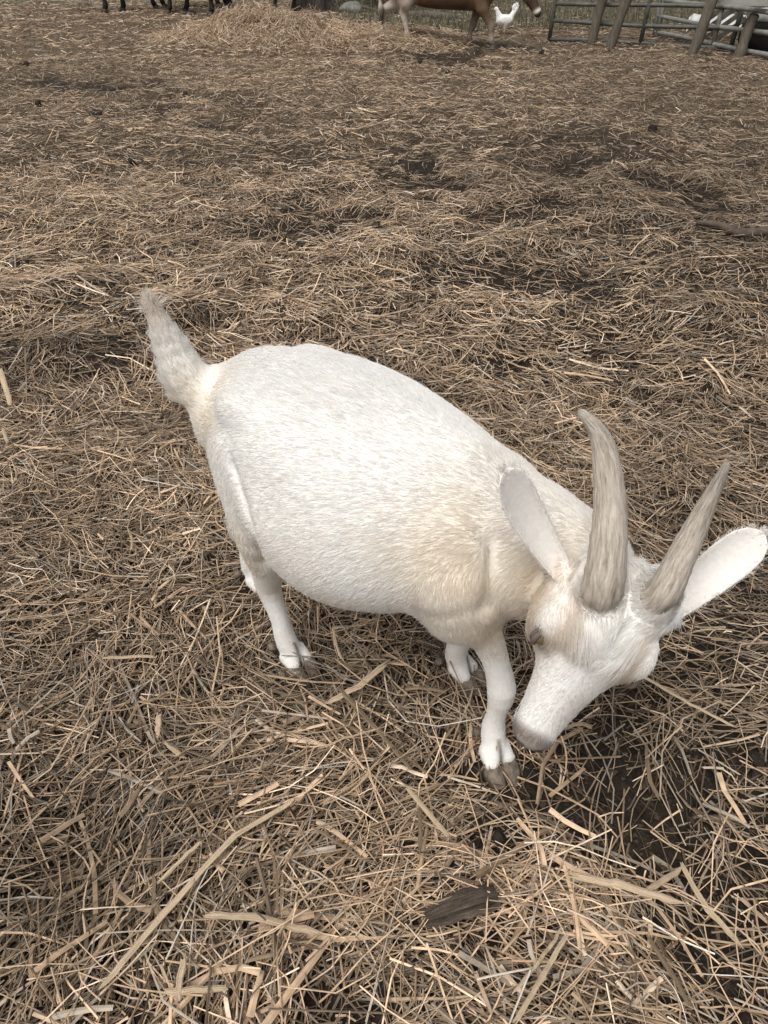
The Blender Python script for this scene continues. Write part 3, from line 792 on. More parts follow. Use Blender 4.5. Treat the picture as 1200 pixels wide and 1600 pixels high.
curves_obj('ear_fur', to_goat(ep.reshape(-1, 3)).reshape(ep.shape), np.tile([.0003, .00026, .0001], (len(ep), 1)),
           np.array([.86, .83, .79]) * fr.uniform(.85, 1.08, (len(ep), 1)), fur_m, goat)

# eyes: ball, slit pupil, dark lid rim
eye_m, n, l, b = mat_base('eye_amber'); b.inputs['Base Color'].default_value = (.14, .10, .055, 1); b.inputs['Roughness'].default_value = .12
black_m, n, l, b = mat_base('eye_dark'); b.inputs['Base Color'].default_value = (.02, .017, .015, 1); b.inputs['Roughness'].default_value = .35
lid_m, n, l, b = mat_base('eyelid'); b.inputs['Base Color'].default_value = (.12, .095, .075, 1); b.inputs['Roughness'].default_value = .7
def uv_ball(c, r, ax=None, nu=20, nv=12):
    ax = np.eye(3) if ax is None else np.array(ax); r = np.broadcast_to(r, (3,))
    vs = []; fs = []
    for i_ in range(nv + 1):
        th = math.pi * i_ / nv
        for k in range(nu):
            ph = 2 * math.pi * k / nu
            p = np.array([math.sin(th) * math.cos(ph), math.sin(th) * math.sin(ph), math.cos(th)]) * r
            vs.append(c + p @ ax)
    for i_ in range(nv):
        for k in range(nu):
            k2 = (k + 1) % nu; fs.append((i_ * nu + k, (i_ + 1) * nu + k, (i_ + 1) * nu + k2, i_ * nu + k2))
    return np.array(vs), np.array(fs)
for s in (-1, 1):
    c = EYE[s] + HS * s * .002
    nv_ = nrm(HS * s * .85 + HN * .5); lon = nrm(HA * .9 + HN * -.25 - nv_ * (HA * .9 - HN * .25).dot(nv_)); lat = np.cross(nv_, lon)
    vs, fs = uv_ball(c, .0125)
    e = link('eye', mesh_arrays('eye', to_goat(vs), fs), eye_m, goat)
    vs, fs = uv_ball(c + nv_ * .0085, (.0065, .0024, .0045), [lon, lat, nv_])
    link('pupil', mesh_arrays('pupil', to_goat(vs), fs), black_m, e)
    for sg, nm in ((1, 'upper_eyelid'), (-1, 'lower_eyelid')):
        m = MB(); P_ = []
        for a in np.linspace(-1.25, 1.25, 11):
            el = math.cos(a) * (.22 if sg > 0 else .30)
            dvec = nrm(lon * math.sin(a) + nv_ * math.cos(a) * math.cos(el) + lat * sg * math.sin(el) * 1.0)
            P_.append(to_goat(c + dvec * .0135))
        m.tube(P_, [.0016] + [.0048 if sg > 0 else .0034] * 9 + [.0016], 8)
        link(nm, m.mesh(nm), lid_m, e)
def snap(p):
    p = np.array([p], float)
    for _ in range(6): p = p - f_goat(p)[:, None] * grad(f_goat, p)
    return p[0]
nose_m = noise_mat('nose_skin', (.035, .027, .022), (.08, .06, .05), 80, .5, .3, 120)
for s in (-1, 1):
    c = snap(hp(.268, s * .016, .024)); nn = grad(f_goat, c[None])[0]; lon = nrm(HA * .5 + HS * s * .8 - nn * (HA * .5 + HS * s * .8).dot(nn))
    vs, fs = uv_ball(c, (.0085, .0034, .0022), [lon, np.cross(nn, lon), nn]); link('nostril', mesh_arrays('nostril', to_goat(vs), fs), nose_m, goat)
m = MB(); m.tube([to_goat(snap(hp(t_, s_, n_))) for t_, s_, n_ in ((.225, -.040, -.022), (.245, -.036, -.017), (.262, -.026, -.012), (.275, 0, -.010), (.262, .026, -.012), (.245, .036, -.017), (.225, .040, -.022))], [.0008, .0016, .0018, .0018, .0018, .0016, .0008], 7)
link('mouth_line', m.mesh('mouth_line'), nose_m, goat)
# whiskers / lashes by the near eye are part of the fur; hooves:
hoof_m = noise_mat('hoof_horn', (.075, .058, .044), (.25, .20, .155), 60, .6, .5, 90)
for k, js in LEGS.items():
    x, y, z, r = js[-1]
    fx = {'RH': (.045, -.008), 'LH': (.05, 0), 'RF': (.035, -.022), 'LF': (.05, .0)}[k]
    f = nrm(V(fx[0], fx[1], 0)); sd_ = V(-f[1], f[0], 0)
    for s in (-1, 1):
        c0 = V(x, y, 0) + sd_ * s * .0172 + f * .031
        m = MB(); prof = [(-.022, .0135, .030), (-.010, .0160, .034), (.004, .0165, .032), (.015, .0135, .026), (.025, .0085, .017), (.031, .004, .009)]
        vs = []
        for px_, hw, hh in prof:
            cc = c0 + f * px_ - sd_ * s * (.004 if px_ > .02 else 0)
            for a, b_ in ((-1, 0), (-1.05, .5), (-.6, 1), (.6, 1), (1.05, .5), (1, 0)):
                vs.append(cc + sd_ * a * hw + V(0, 0, b_ * hh * 1.15 - .006))
        fs = []
        for i_ in range(len(prof) - 1):
            for j in range(6):
                j2 = (j + 1) % 6; fs.append((i_ * 6 + j, i_ * 6 + j2, (i_ + 1) * 6 + j2, (i_ + 1) * 6 + j))
        fs += [tuple(range(6))[::-1], tuple(len(prof) * 6 - 6 + j for j in range(6))]
        m.add(vs, fs); link('hoof_claw', m.mesh('hoof_claw'), hoof_m, goat)
        m = MB(); dc = V(js[-2][0], js[-2][1], .052) - f * .026 + sd_ * s * .016
        m.tube([dc, dc - f * .006 + V(0, 0, -.012), dc - f * .008 + V(0, 0, -.02)], [.009, .0075, .003], 8)
        link('dewclaw', m.mesh('dewclaw'), hoof_m, goat)
print('goat done', time.time() - T0)

# ---------------------------------------------------------------- hay pile behind the yard
mx_, my_ = np.meshgrid(np.linspace(-3.6, 1.3, 120), np.linspace(11.2, 14.2, 80), indexing='ij')
mz = gz(mx_, my_) + mound_z(mx_, my_) - .035
i = np.arange(mx_.size).reshape(mx_.shape)
mq = np.stack([i[:-1, :-1], i[1:, :-1], i[1:, 1:], i[:-1, 1:]], -1).reshape(-1, 4)
pile = empty('hay_pile', (-1.75, 12.9, 0), label='loose golden hay heaped in a low pile in front of the dark cattle', category='hay pile')
off = np.array([-1.75, 12.9, 0])
core_m = noise_mat('packed_hay', (.10, .07, .045), (.26, .19, .12), 14, .95, .8, 40)
link('packed_core', mesh_arrays('packed_core', np.stack([mx_, my_, mz], -1).reshape(-1, 3) - off, mq), core_m, pile)
def pile_layer(n, L0, w, zm, pit):
    xy = np.stack([rng.uniform(-3.4, 1.2, n), rng.uniform(11.3, 14.0, n)], 1)
    m = mound_z(xy[:, 0], xy[:, 1]); xy = xy[rng.random(n) < np.clip(m / .10, 0, 1)]; k = len(xy)
    return straw_arrays(xy, np.clip(rng.lognormal(math.log(L0), .4, k), .05, .45), rng.uniform(*w, k), rng.random(k) * zm, rng.normal(0, pit, k),
                        lambda x, y: gz(x, y) + mound_z(x, y) - .015, nseg=3, prism=False, curve=.6, probs=[.28, .25, .17, .08, .1, .1, .01, .01])
v, q, c = cat([pile_layer(24000, .12, (.004, .008), .05, .25), pile_layer(6000, .18, (.004, .008), .08, .45)])
link('loose_hay', mesh_arrays('loose_hay', v - off, q, False, c), straw_m, pile, kind='stuff')

# ---------------------------------------------------------------- cattle
hide_m = attr_mat('cow_hide', rough=.6, spec=.2, nscale=14, namt=.18)
def make_cow(feet, head, standing):
    """cow in its own frame (x forward). feet: HR, HL, FR, FL (x, y). returns mesh data of body and foot list."""
    bx_ = [-.80, -.74, -.62, -.40, -.1, .2, .45, .62, .74]
    X, top = cubic(bx_, [.80, .93, .99, 1.0, .97, .97, .99, .95, .80])
    _, bot = cubic(bx_, [.74, .62, .54, .47, .43, .42, .42, .46, .66])
    _, wd = cubic(bx_, [.02, .14, .22, .26, .29, .28, .24, .18, .04])
    zc = bot + .5 * (top - bot)
    legs = []
    for k_, (fx, fy) in enumerate(feet):
        hind = k_ < 2; sy = -1 if k_ % 2 == 0 else 1
        if hind:
            legs.append([(V(-.58, sy * .15, .68), .15), (V(-.50 + .3 * (fx + .58), sy * .17, .52), .10), (V(fx - .10, fy, .39), .048), (V(fx - .085, fy, .34), .042), (V(fx - .04, fy, .14), .029), (V(fx - .03, fy, .09), .036), (V(fx, fy, .035), .038)])
        else:
            legs.append([(V(.50, sy * .15, .62), .12), (V(.50 + .25 * (fx - .5), sy * .15, .46), .075), (V(.5 + .8 * (fx - .5), fy, .27), .042), (V(.5 + .85 * (fx - .5), fy, .24), .040), (V(fx - .02, fy, .13), .029), (V(fx - .02, fy, .09), .036), (V(fx + .01, fy, .035), .038)])
    hx_, hy_, hz_ = head
    poll = V(hx_ - .22, hy_, hz_ + .42); muz = V(hx_, hy_, hz_ + .05)
    ha = nrm(muz - poll); hsd = V(0, 1, 0); hn_ = np.cross(hsd, ha); hn_ = hn_ if hn_[0] > 0 else -hn_
    hX_, hw = cubic([-.06, .0, .08, .18, .28, .38, .44, .475], [.03, .09, .105, .095, .07, .066, .06, .02])
    _, hf = cubic([-.06, .0, .08, .18, .28, .38, .44, .475], [.02, .05, .06, .055, .05, .045, .04, .01])
    _, hb = cubic([-.06, .0, .08, .18, .28, .38, .44, .475], [.03, .11, .14, .125, .09, .065, .055, .02])
    def fn(P):
        x = np.clip(P[:, 0], bx_[0], bx_[-1]); z0 = np.interp(x, X, zc)
        d = loft(np.stack([P[:, 0], P[:, 1], P[:, 2] - z0], 1), X, wd, top - zc, zc - bot)
        for js in legs: d = smin(d, chain(P, js, .03), .06)
        d = smin(d, chain(P, [(V(.50, 0, .80), .20), (V(.78, hy_ * .5, .84), .15), (poll - hn_ * .08, .11)], .06), .08)
        R = P - poll
        h = loft(np.stack([R @ ha, R @ hsd, R @ hn_], 1), hX_, hw, hf, hb)
        for sy in (-1, 1):
            h = smin(h, ellip(P, poll + hsd * sy * .15 - hn_ * .02 + ha * .02, (.10, .045, .022), [nrm(hsd * sy + V(0, 0, -.2)), ha, hn_]), .03)
            h = -smin(-h, rcone(P, poll + ha * .46 + hsd * sy * .03 + hn_ * .02, poll + ha * .44 + hsd * sy * .045 + hn_ * .03, .014, .01), .01)
        d = smin(d, h, .05)
        d = smin(d, chain(P, [(V(-.74, 0, .93), .035), (V(-.84, 0, .80), .024), (V(-.86, .02, .55), .018), (V(-.85, .03, .42), .035), (V(-.84, .03, .28), .012)], .02), .03)
        return d
    v, q = surface_nets(fn, (-1.0, -.42, -.02), (1.35, .42, 1.12), .016)
    return relax(v, q, 2, .5), q, poll, ha, hsd, hn_
def cow_tint(v, dark, poll, ha):
    z = v[:, 2]; x = v[:, 0]
    if dark: return np.tile(np.array([.022, .017, .014]), (len(v), 1)) * (1 + .5 * (vnoise(x * 9, z * 9, 70)[:, None] - .5))
    brown = np.array([.165, .105, .065]); pale = np.array([.50, .44, .37]); dk = np.array([.055, .035, .025])
    c = np.tile(brown, (len(v), 1))
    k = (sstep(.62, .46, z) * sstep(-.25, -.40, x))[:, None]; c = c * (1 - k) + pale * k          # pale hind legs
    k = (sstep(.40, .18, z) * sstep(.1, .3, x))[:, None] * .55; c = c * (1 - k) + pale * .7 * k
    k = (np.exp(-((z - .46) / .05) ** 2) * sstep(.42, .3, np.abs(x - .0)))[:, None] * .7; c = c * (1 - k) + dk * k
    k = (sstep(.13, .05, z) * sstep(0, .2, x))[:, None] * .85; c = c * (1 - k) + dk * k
    t = (v - poll) @ ha; on = (v[:, 0] > .85)
    k = (sstep(.18, .30, t) * on)[:, None] * .9; c = c * (1 - k) + dk * k
    k = (np.exp(-((t - .395) / .022) ** 2) * on)[:, None]; c = c * (1 - k) + np.array([.68, .62, .54]) * k
    k = (np.exp(-((x + .85) / .05) ** 2) * sstep(.5, .35, z))[:, None] * .9; c = c * (1 - k) + dk * k
    return c
cow_hoof_m = noise_mat('cow_hoof', (.02, .016, .013), (.07, .055, .04), 40, .6, .3)
def hoof_mesh(r=.052):
    m = MB(); vs = []
    for zz, k_, dx in ((0.0, 1.0, .012), (.03, .95, .008), (.062, .72, 0)):
        for a in range(14):
            t = 2 * math.pi * a / 14; cut = 1 - .22 * math.exp(-(math.sin(t) / .18) ** 2) * (math.cos(t) > 0)
            vs.append((dx + r * k_ * 1.15 * math.cos(t) * cut, r * k_ * math.sin(t), zz - .008))
    fs = [(i_ * 14 + k, i_ * 14 + (k + 1) % 14, i_ * 14 + 14 + (k + 1) % 14, i_ * 14 + 14 + k) for i_ in range(2) for k in range(14)]
    fs += [tuple(range(14))[::-1], tuple(28 + k for k in range(14))]
    m.add(vs, fs); return m.mesh('hoof')
def build_cow(name_label, loc, heading, feet, head, dark, scale=1.0, mesh=None):
    e = empty('cow', loc, heading, label=name_label, category='cow'); e.scale = (scale,) * 3
    if mesh is None:
        v, q, poll, ha, hsd, hn_ = make_cow(feet, head, dark)
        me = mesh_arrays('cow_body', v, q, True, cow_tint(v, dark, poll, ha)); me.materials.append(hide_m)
        mesh = (me, poll, ha, hsd, hn_, hoof_mesh()); mesh[5].materials.append(cow_hoof_m)
    me, poll, ha, hsd, hn_, hm = mesh
    link('body', me, None, e)
    for fx, fy in feet:
        o = link('hoof', hm, None, e); o.location = (fx + .005, fy, 0)
    for sy in (-1, 1):
        vs, fs = uv_ball(poll + ha * .14 + hsd * sy * .088 + hn_ * .018, .022)
        link('eye', mesh_arrays('cow_eye', vs, fs), black_m, e)
    return e, mesh
build_cow('brown cow with pale hind legs walking past the white hen', (.77, 12.15, .0), math.radians(-15),
          [(-.40, -.12), (-.76, .12), (.72, -.11), (.38, .14)], (1.28, -.12, .36), False)
dfeet = [(-.62, -.14), (-.44, .15), (.44, -.14), (.62, .14)]
d1, dm = build_cow('dark cow at the far left, farthest from the hay pile', (-4.6, 17.7, .0), math.radians(172), dfeet, (1.25, .05, .30), True, 1.2)
build_cow('dark cow standing half hidden behind another, left of the hay pile', (-3.95, 18.9, .0), math.radians(20), dfeet, None, True, 1.2, dm)
build_cow('dark cow directly behind the hay pile', (-2.45, 16.9, .0), math.radians(160), dfeet, None, True, 1.2, dm)

# ---------------------------------------------------------------- white hen
hen = empty('hen', (1.80, 13.6, 0.0), math.radians(185), label='white hen standing behind the front legs of the brown cow', category='hen')
def f_hen(P):
    d = ellip(P, (0, 0, .185), (.125, .075, .082), None)
    d = smin(d, rcone(P, V(.07, 0, .21), V(.125, 0, .315), .055, .028), .03)
    d = smin(d, ellip(P, (.14, 0, .335), (.032, .024, .026)), .02)
    d = smin(d, rcone(P, V(-.08, 0, .21), V(-.16, 0, .33), .045, .030), .03)
    for s in (-1, 1):
        d = smin(d, ellip(P, (-.01, s * .062, .195), (.095, .022, .055)), .015)
        d = smin(d, rcone(P, V(-.01, s * .035, .13), V(0, s * .035, .085), .036, .016), .02)
    return d
hv, hq = surface_nets(f_hen, (-.24, -.12, .04), (.2, .12, .40), .008)
white_m = noise_mat('white_feathers', (.72, .70, .66), (.88, .87, .84), 30, .8, .5, 60)
red_m = noise_mat('red_comb', (.35, .03, .02), (.5, .06, .04), 30, .5, .2)
yel_m = noise_mat('hen_leg', (.45, .33, .12), (.55, .42, .2), 40, .6, .2)
link('body', mesh_arrays('hen_body', relax(hv, hq, 1), hq), white_m, hen)
for k_, (a, ln) in enumerate([(1.0, .13), (1.2, .15), (1.4, .15), (1.6, .13), (1.8, .11)]):
    m = MB(); p0 = V(-.13, 0, .27); dr = V(-math.cos(a), (k_ - 2) * .10, math.sin(a))
    m.tube([p0, p0 + dr * ln * .5, p0 + dr * ln * .9, p0 + dr * ln], [.018, .026, .02, .006], 8, flat=.35); link('tail_feather', m.mesh('tail_feather'), white_m, hen)
m = MB()
for k_, xx in enumerate((.122, .14, .157)): m.tube([V(xx, 0, .352), V(xx - .004, 0, .366), V(xx - .007, 0, .380 + .006 * (k_ == 1))], [.010, .008, .003], 8, flat=.5)
link('comb', m.mesh('comb'), red_m, hen)
m = MB(); m.tube([V(.165, 0, .333), V(.18, 0, .330), V(.195, 0, .324)], [.010, .007, .001], 8); link('beak', m.mesh('beak'), yel_m, hen)
for s in (-1, 1):
    m = MB(); m.tube([V(0, s * .035, .10), V(.005, s * .035, .05), V(0, s * .035, .01)], [.009, .007, .008], 8)
    for a in (-.5, 0, .5, 3.14): m.tube([V(0, s * .035, .01), V(.05 * math.cos(a), s * .035 + .05 * math.sin(a), .006)], [.006, .003], 6)
    link('leg', m.mesh('leg'), yel_m, hen)
    vs, fs = uv_ball(V(.15, s * .023, .34), .005); link('eye', mesh_arrays('hen_eye', vs, fs), black_m, hen)

# ---------------------------------------------------------------- gate, posts, rail panel and what stands behind
pipe_m = noise_mat('weathered_pipe', (.045, .045, .038), (.13, .125, .105), 12, .55, .2, 60, spec=.4)
pale_pipe_m = noise_mat('galvanised_pipe', (.16, .155, .14), (.34, .33, .30), 10, .5, .2, 60, spec=.4)
post_m = noise_mat('grey_wood', (.06, .05, .038), (.19, .16, .125), 9, .85, .9, 30, (6, 6, .7))
def gate_between(A, B, lean, zs, r, label, mat, ups, n_sag=.0):
    A = V(*A, 0); B = V(*B, 0); L_ = np.linalg.norm(B - A); dr = (B - A) / L_
    e = empty('pipe_gate', A, math.atan2(dr[1], dr[0]), label=label, category='gate')
    for z in zs:
        m = MB(); xs = np.linspace(0, L_, 7)
        m.tube([V(x_ + lean * z, 0, z + .012 * math.sin(x_ * 2 + z * 9)) for x_ in xs], r, 12); link('rail', m.mesh('rail'), mat, e)
    for u in ups:
        m = MB(); m.tube([V(u * L_ + lean * z, .0, z) for z in (-.02, .4, .8, zs[-1] + .03)], r * 1.12, 12); link('upright', m.mesh('upright'), mat, e)
    return e
gate_between((2.34, 12.75), (4.55, 11.75), .06, (.03, .245, .465, .69, .92, 1.14), .026, 'dark pipe gate sagging between the leaning wooden posts', pipe_m, (0, .52, 1))
gate_between((3.98, 13.3), (4.75, 10.5), .05, (.06, .26, .47, .70, .92), .028, 'pale pipe panel running back behind the dark gate', pale_pipe_m, (0, .03, .5, 1))
def post(x, y, w, h, lean, label, seed):
    e = empty('fence_post', (x, y, 0), 0.2, label=label, category='post', group='leaning wooden posts along the gate')
    r = np.random.default_rng(seed); m = MB(); n_ = 10
    pts = [V(lean * h * t, .02 * math.sin(t * 5 + seed), h * t - .08) for t in np.linspace(0, 1, n_)]
    m.tube(pts, w / 2 * (1 + .06 * r.normal(size=n_)), 9, rough=.07, seed=seed, up=(1, 0, 0)); link('shaft', m.mesh('shaft'), post_m, e)
    m = MB(); m.tube([pts[-1], pts[-1] + V(.004, 0, .015)], [w * .46, w * .3], 9); link('weathered_top', m.mesh('weathered_top'), post_m, e)
post(2.84, 12.3, .125, 1.3, .12, 'leaning wooden post nearest the left end of the gate', 1)
post(2.90, 11.55, .13, 1.35, .20, 'leaning wooden post with wire at its foot, second from the left', 2)
post(3.74, 10.9, .135, 1.3, .20, 'leaning wooden post standing in front of the middle of the gate', 3)
post(4.40, 11.1, .13, .52, .22, 'short dark wooden post under the grey board', 4)
post(4.80, 10.45, .11, .62, .16, 'short dark wooden post at the right edge of the picture', 6)
# loose wire at the foot of the second post
m = MB(); m.tube([V(2.66, 12.0, .08), V(2.75, 11.85, .06), V(2.84, 11.7, .07), V(2.93, 11.45, .03), V(2.98, 11.38, .06), V(2.97, 11.42, .14)], .009, 7)
link('rusty_wire', m.mesh('rusty_wire'), noise_mat('rust', (.06, .035, .02), (.16, .10, .06), 30, .8, .3), label='rusty wire looped around the foot of the second post', category='wire')
board_m = noise_mat('silver_board', (.26, .26, .23), (.42, .41, .37), 6, .8, .5, 20, (1, 8, 8))
b_ = empty('grey_board', (4.55, 10.98, .53), math.radians(-14), label='silvery grey board laid across the two short posts', category='board')
m = MB(); m.box((0.05, 0, .115), (1.15, .035, .21)); link('plank', m.mesh('plank', False), board_m, b_)
m = MB(); m.box((0.05, .0, .236), (1.17, .16, .025)); link('cap_plank', m.mesh('cap_plank', False), board_m, b_)
tr = empty('feed_trough', (5.25, 14.3, -.02), math.radians(-20), label='low trough covered with a crumpled white sheet behind the gate', category='trough')
tr.scale = (.62, .8, .72)
m = MB(); m.box((0, 0, .17), (1.25, .42, .16)); 
for sx in (-.5, .5):
    for sy in (-.15, .15): m.box((sx, sy, .05), (.06, .06, .1))
link('box', m.mesh('box', False), noise_mat('dark_plank', (.03, .027, .022), (.08, .07, .055), 10, .9, .4), tr)
sx_, sy_ = np.meshgrid(np.linspace(-.72, .72, 60), np.linspace(-.33, .33, 26), indexing='ij')
sz_ = .27 + .07 * (vnoise(sx_ * 6, sy_ * 7, 80) - .4) + .03 * (vnoise(sx_ * 17, sy_ * 17, 81) - .5) - .16 * sstep(.2, .33, np.abs(sy_)) - .1 * sstep(.6, .72, np.abs(sx_)) + .05 * np.cos(sy_ * 5)
i = np.arange(sx_.size).reshape(sx_.shape); q_ = np.stack([i[:-1, :-1], i[1:, :-1], i[1:, 1:], i[:-1, 1:]], -1).reshape(-1, 4)
link('white_sheet', mesh_arrays('white_sheet', np.stack([sx_, sy_, sz_], -1).reshape(-1, 3), q_), noise_mat('white_sheet', (.36, .36, .34), (.62, .62, .60), 8, .6, .3), tr)
dark_slat_m = noise_mat('dark_slat', (.03, .026, .02), (.09, .078, .06), 12, .9, .4)
pal = empty('slatted_pallet', (4.75, 12.7, -.16), math.radians(-22), label='dark slatted pallet leaning behind the short post', category='pallet')
R_ = Matrix.Rotation(math.radians(-38), 3, 'Y') @ Matrix.Rotation(math.radians(70), 3, 'X')
for k_ in range(6):
    m = MB(); c_ = R_ @ Vector((0, -.25 + k_ * .1, 0)); m.box((c_.x, c_.y, c_.z + .30), (.62, .06, .016), R_); link('slat', m.mesh('slat', False), dark_slat_m, pal)
for k_ in (-.26, .26):
    m = MB(); c_ = R_ @ Vector((k_, 0, -.03)); m.box((c_.x, c_.y, c_.z + .30), (.05, .58, .04), R_); link('batten', m.mesh('batten', False), dark_slat_m, pal)
tank = empty('round_drum', (5.02, 11.55, 0), 0, label='dark rounded drum with a pale top at the right edge', category='drum')
m = MB(); m.tube([V(0, 0, z) for z in (0, .03, .15, .28, .36)], [.36, .42, .45, .44, .40], 36); link('drum_body', m.mesh('drum_body'), noise_mat('black_drum', (.012, .012, .011), (.035, .033, .03), 8, .5, .2), tank)
m = MB(); m.tube([V(0, 0, z) for z in (.355, .42, .47, .50)], [.41, .37, .26, .06], 36); link('pale_lid', m.mesh('pale_lid'), noise_mat('pale_lid', (.30, .31, .28), (.6, .6, .57), 5, .6, .2), tank)

# ---------------------------------------------------------------- far edge of the yard: tree, stakes, stone, logs
bark_m = noise_mat('bark', (.035, .028, .022), (.13, .11, .09), 9, .95, 1.0, 14, (3, 3, .5), bdist=.05)
tree = empty('tree', (-1.38, 17.6, 0), 0, label='grey tree trunk with flared roots behind the hay pile', category='tree')
m = MB(); zs_ = [-.05, .05, .15, .35, .8, 1.6, 2.6, 3.8]; vs = []; tr_ = np.random.default_rng(12); ns = 28
for z in zs_:
    for a in range(ns):
        t = 2 * math.pi * a / ns
        r = .27 * (1 - .1 * z / 2) + .20 * math.exp(-z / .16) * (1 + .8 * math.sin(t * 5 + 1)) / 1.3 + .02 * math.sin(t * 9 + z) + tr_.normal(0, .008)
        vs.append((r * math.cos(t) + .05 * z, r * math.sin(t), z))
m.add(vs, [(i_ * ns + k, i_ * ns + (k + 1) % ns, (i_ + 1) * ns + (k + 1) % ns, (i_ + 1) * ns + k) for i_ in range(len(zs_) - 1) for k in range(ns)])
tips = []
for k_ in range(9):
    a = k_ * 2.4; p0 = V(.15, 0, 2.6 + .14 * k_); d_ = V(math.cos(a), math.sin(a), .75); L_ = tr_.uniform(1.2, 2.0)
    p = [p0, p0 + d_ * L_ * .5 + V(0, 0, .1), p0 + d_ * L_ + V(0, 0, .35)]; m.tube(p, [.10, .06, .02], 7); tips += p[1:]
link('trunk', m.mesh('trunk'), bark_m, tree)
nl = 7000; tc_ = np.array(tips)[tr_.integers(0, len(tips), nl)] + tr_.normal(0, .38, (nl, 3))
da = nrm(tr_.normal(0, 1, (nl, 3))); db = nrm(np.cross(da, tr_.normal(0, 1, (nl, 3)))); ll = tr_.uniform(.05, .1, (nl, 1))
lv = np.stack([tc_ - da * ll, tc_ + db * ll * .5, tc_ + da * ll, tc_ - db * ll * .5], 1).reshape(-1, 3)
lc = np.repeat(np.array([.05, .075, .03]) * tr_.uniform(.6, 1.5, (nl, 1)), 4, 0)
link('crown', mesh_arrays('crown', lv, np.arange(nl * 4).reshape(-1, 4), False, lc), attr_mat('leaf', .6, .3, transl=.3), tree)
for (x, y, hh, ln, lab) in [(-.20, 18.4, 1.1, .02, 'thin pale stake, left one of the pair behind the brown cow'), (-.07, 18.3, 1.1, -.01, 'thin pale stake, right one of the pair behind the brown cow')]:
    m = MB(); m.tube([V(ln * z, 0, z) for z in (-.05, .3, .7, hh)], [.04, .038, .036, .03], 9, rough=.08, seed=int(hh * 10)); 
    o = link('wooden_stake', m.mesh('wooden_stake'), post_m, label=lab, category='stake', group='stakes behind the cow'); o.location = (x, y, 0)
def log(name, pts, radii, label, cat_, mat, seed=0, rough=.1):
    m = MB(); p = smooth_path(pts, 14); rr = np.interp(np.linspace(0, 1, 14), np.linspace(0, 1, len(radii)), radii)
    o_ = p[0].copy(); m.tube(p - o_, rr, 11, rough=rough, seed=seed); o = link(name, m.mesh(name), mat, label=label, category=cat_); o.location = o_; return o
log('dead_branch', [V(-.02, 18.2, .32), V(.10, 17.6, .20), V(.22, 17.0, .06)], [.03, .035, .03], 'pale dead branch slanting down from the stakes', 'branch', post_m, 3)
log('fallen_log', [V(.45, 16.6, .05), V(.8, 16.3, .06), V(1.25, 15.9, .05)], [.05, .065, .055], 'thin fallen log on the ground behind the brown cow', 'log', post_m, 4)
log('grey_stick', [V(-.75, 17.6, .10), V(-.45, 17.4, .12), V(-.1, 17.2, .05)], [.02, .03, .02], 'pale grey stick lying beside the stone near the tree', 'stick', post_m, 8)
stone_v, stone_q = uv_ball(V(0, 0, .05), (.22, .16, .12), None, 24, 14)
stone_v = stone_v * (1 + .25 * (vnoise(stone_v[:, 0] * 9 + 5, stone_v[:, 1] * 9 + stone_v[:, 2] * 11, 90)[:, None] - .5))
o = link('stone', mesh_arrays('stone', stone_v, stone_q), noise_mat('stone', (.14, .135, .12), (.30, .29, .26), 9, .9, .6), label='pale grey stone on the ground right of the tree', category='stone'); o.location = (-.62, 17.4, .03)

# pasture grass beyond the fence
ng = 36000
gxy = np.stack([rng.uniform(-2, 14, ng), 14.2 + rng.random(ng) ** 1.6 * 14], 1)
ed = 14.6 + 1.2 * (vnoise(gxy[:, 0] * .8, gxy[:, 1] * .8, 40) - .5) + 5.5 * sstep(.5, -3, gxy[:, 0])
gxy = gxy[gxy[:, 1] > ed - .1]; ng = len(gxy)
hgt = rng.uniform(.06, .20, ng); ya = rng.uniform(0, 6.28, ng); wv = np.stack([np.cos(ya), np.sin(ya), 0 * ya], 1) * .009
b0 = np.stack([gxy[:, 0], gxy[:, 1], gz(gxy[:, 0], gxy[:, 1]) - .01], 1); tipp = b0 + np.stack([rng.normal(0, .05, ng), rng.normal(0, .05, ng), hgt], 1)
gvv = np.stack([b0 - wv, b0 + wv, tipp], 1).reshape(-1, 3)
pal_g = np.array([(.12, .115, .072), (.17, .155, .105), (.25, .22, .16), (.085, .085, .055)])
gcc = np.repeat(pal_g[rng.choice(4, ng, p=[.35, .25, .2, .2])] * rng.uniform(.8, 1.3, (ng, 1)), 3, 0)
link('pasture_grass', mesh_arrays('pasture_grass', gvv, np.arange(ng * 3).reshape(-1, 3), False, gcc), attr_mat('grass', .7, .2, transl=.2), kind='stuff', label='rough grey green grass beyond the gate', category='grass')

